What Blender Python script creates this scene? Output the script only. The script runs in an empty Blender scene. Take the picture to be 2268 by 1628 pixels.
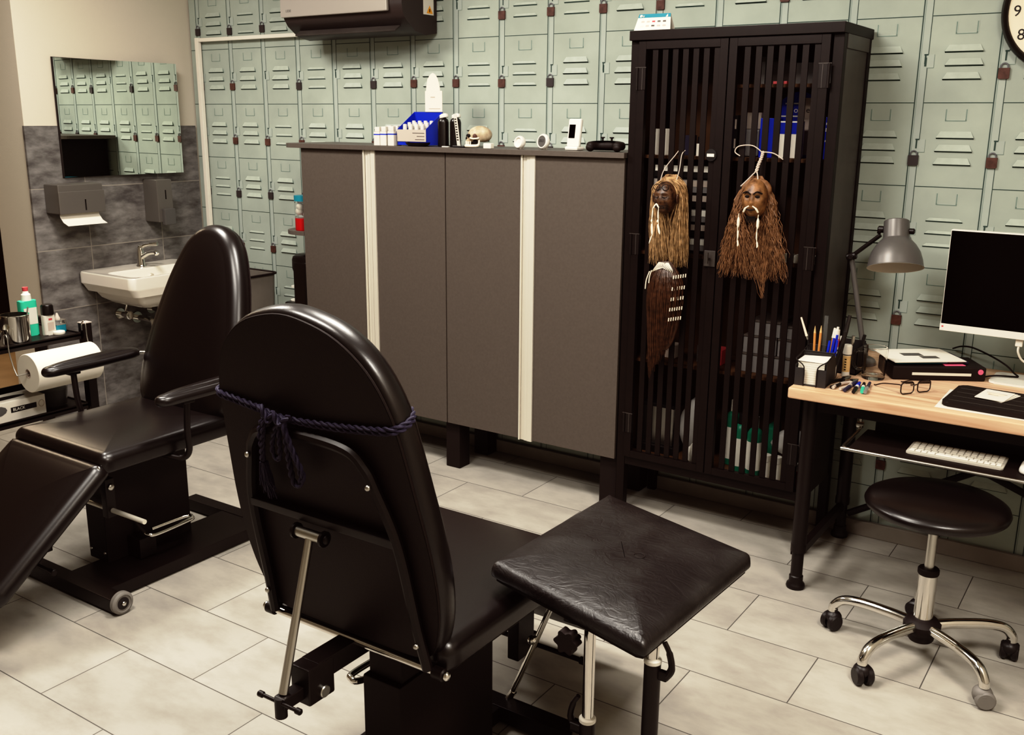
import bpy, bmesh, math, random
from mathutils import Vector, Matrix, Euler
R = math.radians
C = bpy.context.scene.collection
random.seed(7)

# ---------------------------------------------------------------- materials
def mat(name, col, rough=.5, metal=0.0, spec=.5, noise=0, nscale=20, bump=0, bscale=200, trans=0, emit=0, coat=0, stretch=None, col2=None, ior=1.45):
    m = bpy.data.materials.new(name); m.use_nodes = True
    nt = m.node_tree; b = nt.nodes['Principled BSDF']
    b.inputs['Base Color'].default_value = (*col, 1)
    b.inputs['Roughness'].default_value = rough
    b.inputs['Metallic'].default_value = metal
    b.inputs['Specular IOR Level'].default_value = spec
    b.inputs['Coat Weight'].default_value = coat
    b.inputs['IOR'].default_value = ior
    b.inputs['Transmission Weight'].default_value = trans
    if emit:
        b.inputs['Emission Color'].default_value = (*col, 1); b.inputs['Emission Strength'].default_value = emit
    tc = nt.nodes.new('ShaderNodeTexCoord')
    src = tc.outputs['Object']
    if stretch:
        mp = nt.nodes.new('ShaderNodeMapping'); mp.inputs['Scale'].default_value = stretch
        nt.links.new(src, mp.inputs['Vector']); src = mp.outputs['Vector']
    if noise or col2:
        n = nt.nodes.new('ShaderNodeTexNoise'); n.inputs['Scale'].default_value = nscale; n.inputs['Detail'].default_value = 6
        nt.links.new(src, n.inputs['Vector'])
        r = nt.nodes.new('ShaderNodeValToRGB')
        c2 = col2 or tuple(c * (1 - noise) for c in col)
        r.color_ramp.elements[0].position = .3; r.color_ramp.elements[1].position = .7
        r.color_ramp.elements[0].color = (*c2, 1)
        r.color_ramp.elements[1].color = (*(col if col2 else tuple(min(1, c * (1 + noise)) for c in col)), 1)
        nt.links.new(n.outputs['Fac'], r.inputs['Fac']); nt.links.new(r.outputs['Color'], b.inputs['Base Color'])
    if bump:
        n2 = nt.nodes.new('ShaderNodeTexNoise'); n2.inputs['Scale'].default_value = bscale; n2.inputs['Detail'].default_value = 3
        nt.links.new(src, n2.inputs['Vector'])
        bp = nt.nodes.new('ShaderNodeBump'); bp.inputs['Strength'].default_value = bump; bp.inputs['Distance'].default_value = .002
        nt.links.new(n2.outputs['Fac'], bp.inputs['Height']); nt.links.new(bp.outputs['Normal'], b.inputs['Normal'])
    return m

M = {}
def dm(k, *a, **kw): M[k] = mat(k, *a, **kw)
dm('plaster', (.555, .505, .425), .9, bump=.15, bscale=120, spec=.2)
dm('ceiling', (.7, .68, .63), .95, spec=.1)
dm('locker', (.392, .432, .387), .75, noise=.07, nscale=7, bump=.08, bscale=60, spec=.25)
dm('locker_post', (.41, .452, .418), .75, noise=.05, nscale=5, spec=.25)
dm('locker_lip', (.43, .472, .425), .7, noise=.05, nscale=40, spec=.25)
dm('locker_line', (.055, .085, .075), .8, spec=.2)
dm('locker_mid', (.21, .275, .245), .8, spec=.2)
dm('lock_brown', (.10, .045, .035), .6, noise=.35, nscale=40)
dm('lock_grey', (.16, .16, .17), .6, noise=.3, nscale=40)
dm('lock_dark', (.05, .04, .04), .6)
dm('leather', (.0075, .0048, .0046), .31, spec=.75, bump=.06, bscale=350)
dm('vinyl_back', (.016, .0092, .0082), .55, spec=.4, bump=.2, bscale=500)
dm('black_metal', (.010, .0062, .0056), .42, spec=.5)
dm('black_matte', (.013, .0078, .0068), .6, spec=.4)
dm('cab_black', (.0085, .0045, .0037), .5, spec=.35, noise=.12, nscale=30)
dm('cab_side', (.055, .047, .043), .4, spec=.6, noise=.15, nscale=12)
dm('cab_inside', (.11, .055, .026), .7)
dm('chrome', (.75, .73, .69), .12, 1.0)
dm('steel', (.55, .53, .49), .3, 1.0)
dm('alu', (.70, .66, .58), .38, .3)
dm('grey_door', (.098, .081, .069), .55, spec=.45, noise=.06, nscale=90)
dm('grey_top', (.105, .088, .077), .45, noise=.06, nscale=60)
dm('white_plastic', (.72, .685, .615), .4)
dm('white_paint', (.76, .715, .645), .45)
dm('paper', (.74, .69, .60), .85, spec=.2)
dm('ceramic', (.77, .72, .64), .12, spec=.6, coat=.4)
dm('ac_front', (.42, .39, .355), .35, .35)
dm('ac_dark', (.045, .034, .032), .4, .1)
dm('mirror', (.90, .94, .88), .0, 1.0)
dm('dispenser', (.17, .155, .14), .38, .4)
dm('lamp_grey', (.13, .122, .116), .38, .3)
dm('lamp_white', (.5, .46, .4), .6)
dm('screen', (.003, .0012, .0012), .15, spec=.25)
dm('glass', (.97, .97, .96), .01, trans=1.0, ior=1.3)
dm('clear', (.9, .91, .9), .08, trans=.95, ior=1.08)
dm('blue', (.008, .03, .42), .4)
dm('blue_text', (.02, .05, .3), .5)
dm('teal', (.015, .20, .27), .4)
dm('label_bright', (.93, .89, .80), .5)  # paler copy of label_white, brightness put in for the dim cabinet inside
dm('key_base', (.50, .47, .41), .5)  # case greyed to stand in for shade in the key gaps
dm('green_liquid', (.05, .50, .34), .25, spec=.5)
dm('green_bottle', (.02, .22, .14), .35)
dm('red', (.38, .01, .012), .35)
dm('red_cap', (.55, .09, .10), .4)
dm('label_white', (.66, .62, .55), .6)
dm('pink', (.80, .16, .28), .6)
dm('pencil', (.55, .25, .08), .5)
dm('tan', (.62, .42, .2), .6, noise=.1, nscale=60)
dm('wheel_grey', (.20, .185, .17), .5)
dm('caster', (.017, .013, .013), .4)
dm('bone', (.66, .57, .42), .55, col2=(.30, .21, .13), nscale=30, bump=.2, bscale=90)
dm('bone_white', (.78, .70, .57), .5)
dm('dark_hole', (.008, .005, .004), .9)
dm('face_dark', (.13, .065, .035), .4, col2=(.012, .006, .004), nscale=55, bump=.4, bscale=120)
dm('face_tan', (.33, .17, .075), .42, col2=(.05, .02, .009), nscale=38, bump=.35, bscale=120)
dm('hair_light', (.35, .22, .115), .45, noise=.5, nscale=60)
dm('hair_brown', (.19, .098, .05), .45, noise=.5, nscale=60)
dm('hair_dark', (.055, .024, .012), .4, noise=.5, nscale=60)
dm('rope', (.030, .025, .052), .65, bump=.4, bscale=600)
dm('trim_grey', (.27, .24, .21), .6, noise=.1, nscale=8)
dm('bin_grey', (.17, .152, .132), .5, noise=.15, nscale=8)
dm('brown_floor', (.36, .25, .15), .7, noise=.1, nscale=6)
dm('dark_wood', (.02, .01, .006), .5)
dm('clear_grey', (.34, .32, .31), .3, trans=.3)
dm('grey_box', (.13, .12, .115), .5)
dm('warn', (.75, .33, .03), .5)
dm('ink', (.01, .008, .008), .5)
dm('ivory', (.85, .74, .58), .6)
dm('faded', (.5, .42, .36), .8)
dm('keys', (.76, .725, .64), .5)
dm('mesh_black', (.012, .009, .009), .6)
dm('mesh_dark', (.035, .032, .032), .5)
dm('bag_white', (.55, .53, .5), .3, trans=.15)
dm('glass_frame', (.02, .013, .012), .25)

# pine desk top: long stretched grain
def pine():
    m = bpy.data.materials.new('pine'); m.use_nodes = True; nt = m.node_tree; b = nt.nodes['Principled BSDF']
    b.inputs['Roughness'].default_value = .45; b.inputs['Specular IOR Level'].default_value = .35
    tc = nt.nodes.new('ShaderNodeTexCoord'); mp = nt.nodes.new('ShaderNodeMapping'); mp.inputs['Scale'].default_value = (.7, 9, 9)
    nt.links.new(tc.outputs['Object'], mp.inputs['Vector'])
    n = nt.nodes.new('ShaderNodeTexNoise'); n.inputs['Scale'].default_value = 3.2; n.inputs['Detail'].default_value = 5; n.inputs['Distortion'].default_value = .6
    nt.links.new(mp.outputs['Vector'], n.inputs['Vector'])
    r = nt.nodes.new('ShaderNodeValToRGB'); e = r.color_ramp.elements
    e[0].position = .33; e[0].color = (.47, .29, .175, 1); e[1].position = .62; e[1].color = (.70, .485, .335, 1)
    nt.links.new(n.outputs['Fac'], r.inputs['Fac']); nt.links.new(r.outputs['Color'], b.inputs['Base Color'])
    return m
M['pine'] = pine()

def mnode(nt, op, a, b=None):
    n = nt.nodes.new('ShaderNodeMath'); n.operation = op
    for i, v in enumerate((a, b)):
        if v is None: continue
        if isinstance(v, (int, float)): n.inputs[i].default_value = v
        else: nt.links.new(v, n.inputs[i])
    return n.outputs[0]

def tiles(name, tw, th, x0, y0, shift, cols, grout, gw, ax='XY', rough=.4, nscale=5, tint=.08, stretch=(1, 1, 1), spec=.4, ramp=(.35, .68), bump=.1):
    """running-bond tiles laid in object space, with a little tone change from tile to tile"""
    m = bpy.data.materials.new(name); m.use_nodes = True; nt = m.node_tree; b = nt.nodes['Principled BSDF']
    b.inputs['Specular IOR Level'].default_value = spec
    tc = nt.nodes.new('ShaderNodeTexCoord'); sp = nt.nodes.new('ShaderNodeSeparateXYZ'); nt.links.new(tc.outputs['Object'], sp.inputs[0])
    u, v = sp.outputs[ax[0]], sp.outputs[ax[1]]
    vv = mnode(nt, 'DIVIDE', mnode(nt, 'SUBTRACT', v, y0), th); row = mnode(nt, 'FLOOR', vv)
    par = mnode(nt, 'MULTIPLY', mnode(nt, 'ABSOLUTE', mnode(nt, 'MODULO', row, 2)), shift)
    uu = mnode(nt, 'SUBTRACT', mnode(nt, 'DIVIDE', mnode(nt, 'SUBTRACT', u, x0), tw), par); colm = mnode(nt, 'FLOOR', uu)
    def edge(w, size):
        f = mnode(nt, 'SUBTRACT', w, mnode(nt, 'FLOOR', w)); d = mnode(nt, 'MINIMUM', f, mnode(nt, 'SUBTRACT', 1, f))
        return mnode(nt, 'MULTIPLY', d, size)
    d = mnode(nt, 'MINIMUM', edge(uu, tw), edge(vv, th))
    g = mnode(nt, 'LESS_THAN', d, gw)
    cb = nt.nodes.new('ShaderNodeCombineXYZ'); nt.links.new(colm, cb.inputs[0]); nt.links.new(row, cb.inputs[1])
    wn = nt.nodes.new('ShaderNodeTexWhiteNoise'); nt.links.new(cb.outputs[0], wn.inputs['Vector'])
    mp = nt.nodes.new('ShaderNodeMapping'); mp.inputs['Scale'].default_value = stretch; nt.links.new(tc.outputs['Object'], mp.inputs['Vector'])
    off = nt.nodes.new('ShaderNodeVectorMath'); off.operation = 'MULTIPLY_ADD'; nt.links.new(wn.outputs['Color'], off.inputs[0]); off.inputs[1].default_value = (7, 7, 7); nt.links.new(mp.outputs[0], off.inputs[2])
    n = nt.nodes.new('ShaderNodeTexNoise'); n.inputs['Scale'].default_value = nscale; n.inputs['Detail'].default_value = 8; n.inputs['Roughness'].default_value = .62
    nt.links.new(off.outputs[0], n.inputs['Vector'])
    r = nt.nodes.new('ShaderNodeValToRGB'); e = r.color_ramp.elements
    e[0].position, e[1].position = ramp; e[0].color = (*cols[0], 1); e[1].color = (*cols[1], 1)
    nt.links.new(n.outputs['Fac'], r.inputs['Fac'])
    k = mnode(nt, 'ADD', mnode(nt, 'MULTIPLY', wn.outputs['Value'], tint), 1 - tint / 2)
    sc = nt.nodes.new('ShaderNodeVectorMath'); sc.operation = 'SCALE'; nt.links.new(r.outputs['Color'], sc.inputs[0]); nt.links.new(k, sc.inputs['Scale'])
    mx = nt.nodes.new('ShaderNodeMix'); mx.data_type = 'RGBA'; nt.links.new(g, mx.inputs['Factor']); nt.links.new(sc.outputs[0], mx.inputs['A']); mx.inputs['B'].default_value = (*grout, 1)
    nt.links.new(mx.outputs['Result'], b.inputs['Base Color'])
    b.inputs['Roughness'].default_value = rough
    bp = nt.nodes.new('ShaderNodeBump'); bp.inputs['Strength'].default_value = bump; bp.inputs['Distance'].default_value = .003
    nt.links.new(n.outputs['Fac'], bp.inputs['Height']); nt.links.new(bp.outputs['Normal'], b.inputs['Normal'])
    return m
M['floor'] = tiles('floor_tiles', .591, .2925, -2.19, 1.60, .5, ((.31, .289, .258), (.415, .39, .348)), (.10, .092, .083), .0017, 'XY', .42, 5.5, .12, (1, 1.8, 1), .35, (.27, .60), .06)
M['walltile'] = tiles('slate_wall_tiles', .449, .3125, 3.069, .300, 0, ((.085, .077, .074), (.235, .221, .210)), (.30, .27, .235), .0022, 'YZ', .38, 8, .15, (1, 1, 2.6), .45, (.34, .68), .1)

# worn pad leather with wrinkles
def pad_leather():
    m = bpy.data.materials.new('worn_leather'); m.use_nodes = True; nt = m.node_tree; b = nt.nodes['Principled BSDF']
    b.inputs['Roughness'].default_value = .36; b.inputs['Specular IOR Level'].default_value = .55
    tc = nt.nodes.new('ShaderNodeTexCoord')
    n0 = nt.nodes.new('ShaderNodeTexNoise'); n0.inputs['Scale'].default_value = 7; n0.inputs['Detail'].default_value = 5; nt.links.new(tc.outputs['Object'], n0.inputs['Vector'])
    r = nt.nodes.new('ShaderNodeValToRGB'); e = r.color_ramp.elements; e[0].position = .42; e[1].position = .75
    e[0].color = (.009, .0062, .0062, 1); e[1].color = (.028, .025, .024, 1)
    nt.links.new(n0.outputs['Fac'], r.inputs['Fac']); nt.links.new(r.outputs['Color'], b.inputs['Base Color'])
    mp = nt.nodes.new('ShaderNodeMapping'); mp.inputs['Scale'].default_value = (1, 1.9, 1); mp.inputs['Rotation'].default_value = (0, 0, .6); nt.links.new(tc.outputs['Object'], mp.inputs['Vector'])
    n1 = nt.nodes.new('ShaderNodeTexNoise'); n1.inputs['Scale'].default_value = 14; n1.inputs['Detail'].default_value = 6; n1.inputs['Distortion'].default_value = 1.6; nt.links.new(mp.outputs[0], n1.inputs['Vector'])
    f = mnode(nt, 'ABSOLUTE', mnode(nt, 'SUBTRACT', n1.outputs['Fac'], .5))
    f = mnode(nt, 'MINIMUM', mnode(nt, 'MULTIPLY', f, 9), 1.0)
    n2 = nt.nodes.new('ShaderNodeTexNoise'); n2.inputs['Scale'].default_value = 260; nt.links.new(tc.outputs['Object'], n2.inputs['Vector'])
    h = mnode(nt, 'ADD', f, mnode(nt, 'MULTIPLY', n2.outputs['Fac'], .35))
    bp = nt.nodes.new('ShaderNodeBump'); bp.inputs['Strength'].default_value = .17; bp.inputs['Distance'].default_value = .003
    nt.links.new(h, bp.inputs['Height']); nt.links.new(bp.outputs['Normal'], b.inputs['Normal'])
    return m
M['worn'] = pad_leather()

# ---------------------------------------------------------------- mesh builder
class MB:
    def __init__(s): s.v = []; s.f = []; s.m = []
    def add(s, vs, fs, mi=0, X=None):
        o = len(s.v)
        s.v += [tuple(X @ Vector(v)) if X else tuple(v) for v in vs]
        s.f += [tuple(i + o for i in f) for f in fs]; s.m += [mi] * len(fs)
    def bmadd(s, bm, mi=0, X=None):
        bm.verts.ensure_lookup_table(); bm.verts.index_update()
        s.add([v.co.copy() for v in bm.verts], [[v.index for v in f.verts] for f in bm.faces], mi, X); bm.free()
    def box(s, a, b, bev=0, mi=0, X=None, seg=2):
        a, b = Vector(a), Vector(b); bm = bmesh.new(); bmesh.ops.create_cube(bm, size=1)
        d = b - a; c = (a + b) / 2
        for v in bm.verts: v.co = Vector((v.co.x * d.x, v.co.y * d.y, v.co.z * d.z)) + c
        if bev: bmesh.ops.bevel(bm, geom=list(bm.edges), offset=min(bev, .49 * min(abs(x) for x in d)), segments=seg, profile=.5, affect='EDGES')
        s.bmadd(bm, mi, X); return s
    def quad(s, p, mi=0, X=None): s.add(p, [tuple(range(len(p)))], mi, X); return s
    def tube(s, path, r, seg=10, mi=0, closed=False, X=None, cap=True):
        P = [Vector(p) for p in path]; n = len(P); rs = r if isinstance(r, (list, tuple)) else [r] * n
        T = []
        for i in range(n):
            a = P[(i - 1) % n] if (closed or i > 0) else P[0]; b = P[(i + 1) % n] if (closed or i < n - 1) else P[-1]
            t = b - a; T.append(t.normalized() if t.length > 1e-9 else Vector((0, 0, 1)))
        u = T[0].orthogonal().normalized(); vs = []; fs = []
        for i in range(n):
            if i: u = (u - T[i] * u.dot(T[i])); u = u.normalized() if u.length > 1e-9 else T[i].orthogonal().normalized()
            w = T[i].cross(u)
            for k in range(seg):
                a = 2 * math.pi * k / seg; vs.append(P[i] + (u * math.cos(a) + w * math.sin(a)) * rs[i])
        for i in range(n if closed else n - 1):
            j = (i + 1) % n
            for k in range(seg): fs.append((i * seg + k, i * seg + (k + 1) % seg, j * seg + (k + 1) % seg, j * seg + k))
        if cap and not closed: fs += [tuple(range(seg - 1, -1, -1)), tuple((n - 1) * seg + k for k in range(seg))]
        s.add(vs, fs, mi, X); return s
    def lathe(s, prof, seg=28, mi=0, X=None):
        vs = []; fs = []; n = len(prof)
        for r, z in prof:
            for k in range(seg):
                a = 2 * math.pi * k / seg; vs.append((max(r, 1e-5) * math.cos(a), max(r, 1e-5) * math.sin(a), z))
        for i in range(n - 1):
            for k in range(seg): fs.append((i * seg + k, i * seg + (k + 1) % seg, (i + 1) * seg + (k + 1) % seg, (i + 1) * seg + k))
        s.add(vs, fs, mi, X); return s
    def cyl(s, p0, p1, r, seg=16, mi=0, X=None, bev=0):
        p0, p1 = Vector(p0), Vector(p1); d = p1 - p0
        if bev:
            t = d.normalized(); s.tube([p0, p0 + t * bev, p1 - t * bev, p1], [r - bev, r, r, r - bev], seg, mi, X=X)
        else: s.tube([p0, p1], r, seg, mi, X=X)
        return s
    def prism(s, pts, z0, z1, mi=0, X=None, bev=0):
        n = len(pts); bm = bmesh.new(); a = [bm.verts.new((p[0], p[1], z0)) for p in pts]; b = [bm.verts.new((p[0], p[1], z1)) for p in pts]
        bm.faces.new(a[::-1]); bm.faces.new(b)
        for i in range(n): bm.faces.new((a[i], a[(i + 1) % n], b[(i + 1) % n], b[i]))
        if bev: bmesh.ops.bevel(bm, geom=[e for e in bm.edges], offset=bev, segments=2, profile=.5, affect='EDGES')
        s.bmadd(bm, mi, X); return s
    def pad(s, pts, t, er, crown=0, mi=0, X=None, flat_bottom=True, seg=6):
        """upholstered pad: outline pts (ccw), thickness t upward from z=0, edge radius er, crowned top"""
        n = len(pts); P = [Vector((p[0], p[1])) for p in pts]; c = sum(P, Vector((0, 0))) / n; N = []
        for i in range(n):
            d = (P[(i + 1) % n] - P[i - 1]); d = d.normalized() if d.length > 1e-9 else Vector((1, 0)); N.append(Vector((d.y, -d.x)))
        rings = []
        if flat_bottom: rings += [(er * .35, 0), (er * .1, er * .12), (0, er * .35)]
        else:
            for k in range(seg + 1): a = R(90) * (1 - k / seg); rings.append((er * (1 - math.cos(a)), er * (1 - math.sin(a))))
        z0 = t - er
        for k in range(seg + 1): a = R(90) * k / seg; rings.append((er * (1 - math.cos(a)), z0 + er * math.sin(a)))
        vs = []; fs = []
        for ins, z in rings: vs += [(*(P[i] - N[i] * ins), z) for i in range(n)]
        last = [P[i] - N[i] * er for i in range(n)]
        Q = (.97, .93, .87, .79, .68, .52, .34, .12)
        for q in Q: vs += [(*(c + (last[i] - c) * q), t + crown * (1 - q ** 4)) for i in range(n)]
        m = len(rings) + len(Q)
        for i in range(m - 1):
            for k in range(n): fs.append((i * n + k, i * n + (k + 1) % n, (i + 1) * n + (k + 1) % n, (i + 1) * n + k))
        fs.append(tuple((m - 1) * n + k for k in range(n))); fs.append(tuple(range(n - 1, -1, -1)))
        s.add(vs, fs, mi, X); return s
    def ball(s, c, r, mi=0, X=None, seg=16, rings=10):
        r = r if isinstance(r, (tuple, list)) else (r, r, r); vs = []; fs = []
        for i in range(rings + 1):
            th = math.pi * i / rings
            for k in range(seg):
                a = 2 * math.pi * k / seg; q = max(math.sin(th), 1e-4)
                vs.append((c[0] + r[0] * q * math.cos(a), c[1] + r[1] * q * math.sin(a), c[2] + r[2] * math.cos(th)))
        for i in range(rings):
            for k in range(seg): fs.append((i * seg + k, (i + 1) * seg + k, (i + 1) * seg + (k + 1) % seg, i * seg + (k + 1) % seg))
        s.add(vs, fs, mi, X); return s

def rrect(x0, y0, x1, y1, r, seg=5):
    o = []
    for cx, cy, a0 in ((x1 - r, y0 + r, -90), (x1 - r, y1 - r, 0), (x0 + r, y1 - r, 90), (x0 + r, y0 + r, 180)):
        for k in range(seg + 1): a = R(a0 + 90 * k / seg); o.append((cx + r * math.cos(a), cy + r * math.sin(a)))
    return o
def resample(pts, n, closed=True):
    P = [Vector(p) for p in pts] + ([Vector(pts[0])] if closed else []); L = [0]
    for i in range(1, len(P)): L.append(L[-1] + (P[i] - P[i - 1]).length)
    o = []; j = 0
    for k in range(n):
        t = L[-1] * k / (n if closed else n - 1)
        while j < len(L) - 2 and L[j + 1] < t: j += 1
        d = L[j + 1] - L[j]; o.append(P[j].lerp(P[j + 1], (t - L[j]) / d if d > 0 else 0))
    return o
def spline(pts, n=8, closed=False):
    P = [Vector(p) for p in pts]; o = []; m = len(P)
    for i in range(m if closed else m - 1):
        g = lambda k: P[k % m] if closed else P[min(max(k, 0), m - 1)]
        a, b, c, d = g(i - 1), g(i), g(i + 1), g(i + 2)
        for k in range(n):
            t = k / n; o.append(.5 * ((2 * b) + (c - a) * t + (2 * a - 5 * b + 4 * c - d) * t * t + (3 * b - a - 3 * c + d) * t ** 3))
    if not closed: o.append(P[-1])
    return o
def arc(c, r, a0, a1, n=10): return [(c[0] + r * math.cos(R(a0 + (a1 - a0) * k / n)), c[1] + r * math.sin(R(a0 + (a1 - a0) * k / n))) for k in range(n + 1)]
def axis_to(p, d, up=(0, 0, 1)):
    """matrix at p whose local z points along d"""
    q = Vector(d).to_track_quat('Z', 'Y'); return Matrix.Translation(p) @ q.to_matrix().to_4x4()

# ---------------------------------------------------------------- scene objects
def props(o, label, cat=None, group=None, kind=None):
    if label: o['label'] = label
    if cat: o['category'] = cat
    if group: o['group'] = group
    if kind: o['kind'] = kind
    return o
def thing(name, label, cat, loc=(0, 0, 0), rz=0, group=None):
    o = bpy.data.objects.new(name, None); C.objects.link(o); o.empty_display_size = .05
    o.location = loc; o.rotation_euler = (0, 0, R(rz)); o['local'] = 0
    del o['local']
    return props(o, label, cat, group)
def rootloc(o):
    p = Vector((0, 0, 0))
    while o: p += Vector(o.location); o = o.parent
    return p
def part(parent, name, mb, mats, world=False, smooth=42, label=None, kind=None):
    me = bpy.data.meshes.new(name); off = rootloc(parent) if (world and parent) else Vector((0, 0, 0))
    me.from_pydata([tuple(Vector(v) - off) for v in mb.v], [], mb.f)
    for k in (mats if isinstance(mats, (list, tuple)) else [mats]): me.materials.append(M[k])
    me.polygons.foreach_set('material_index', mb.m)
    bm = bmesh.new(); bm.from_mesh(me); bmesh.ops.remove_doubles(bm, verts=bm.verts, dist=1e-6)
    bmesh.ops.recalc_face_normals(bm, faces=bm.faces) if smooth else None
    bm.to_mesh(me); bm.free()
    if smooth:
        me.polygons.foreach_set('use_smooth', [True] * len(me.polygons)); me.set_sharp_from_angle(angle=R(smooth))
    me.update()
    o = bpy.data.objects.new(name, me); C.objects.link(o)
    if smooth:
        wn = o.modifiers.new('weighted_normal', 'WEIGHTED_NORMAL'); wn.keep_sharp = True; wn.weight = 60
    if parent: o.parent = parent
    if label: o['label'] = label
    if kind: o['kind'] = kind
    return o
def solo(name, label, cat, mb, mats, base=None, group=None, smooth=42):
    """a thing that is one mesh, built in world coordinates and given its origin at base"""
    xs = [v[0] for v in mb.v]; ys = [v[1] for v in mb.v]; zs = [v[2] for v in mb.v]
    b = Vector(base) if base else Vector(((min(xs) + max(xs)) / 2, (min(ys) + max(ys)) / 2, min(zs)))
    mb.v = [tuple(Vector(v) - b) for v in mb.v]
    o = part(None, name, mb, mats, smooth=smooth); o.location = b
    return props(o, label, cat, group)
def text(parent, string, size, X, m, world=False, name='lettering', align='LEFT', depth=.0004):
    cu = bpy.data.curves.new('t', 'FONT'); cu.body = string; cu.size = size; cu.align_x = align; cu.extrude = depth; cu.resolution_u = 3
    to = bpy.data.objects.new('t', cu); C.objects.link(to); bpy.context.view_layer.update()
    me = bpy.data.meshes.new_from_object(to.evaluated_get(bpy.context.evaluated_depsgraph_get()))
    mb = MB(); mb.add([v.co.copy() for v in me.vertices], [list(p.vertices) for p in me.polygons], 0, X)
    bpy.data.objects.remove(to); bpy.data.curves.remove(cu); bpy.data.meshes.remove(me)
    return part(parent, name, mb, m, world=world, smooth=0)
def copy_tree(o, parent=None):
    c = o.copy(); C.objects.link(c); c.parent = parent
    for ch in list(o.children): copy_tree(ch, c)
    return c
def struct(name, mb, mats, smooth=0, label=None):
    o = part(None, name, mb, mats, smooth=smooth); o['kind'] = 'structure'
    if label: o['label'] = label
    return o
# matrix whose local x,y lie on a vertical face looking toward -Y (x to the right, y up), z outward
def face_front(x, y, z): return Matrix(((1, 0, 0, x), (0, 0, -1, y), (0, 1, 0, z), (0, 0, 0, 1)))
# vertical face looking toward +X : local x runs along +Y
def face_right(x, y, z): return Matrix(((0, 0, 1, x), (1, 0, 0, y), (0, 1, 0, z), (0, 0, 0, 1)))

# ================================================================ ROOM
YW = 3.80; XS = -4.76; XR = .75; ZC = 2.75; YF = -2.6
mb = MB(); mb.quad([(-5.0, YF, 0), (XR, YF, 0), (XR, YW, 0), (-5.0, YW, 0)]); struct('floor', mb, 'floor', label='pale beige stone-look floor tiles in running bond')
mb = MB(); mb.quad([(-8.5, YF, .002), (-5.0, YF, .002), (-5.0, 6.2, .002), (-8.5, 6.2, .002)]); struct('floor', mb, 'brown_floor')
mb = MB(); mb.quad([(-8.5, YF, ZC), (-8.5, 6.2, ZC), (XR, 6.2, ZC), (XR, YF, ZC)]); struct('ceiling', mb, 'ceiling')

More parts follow.
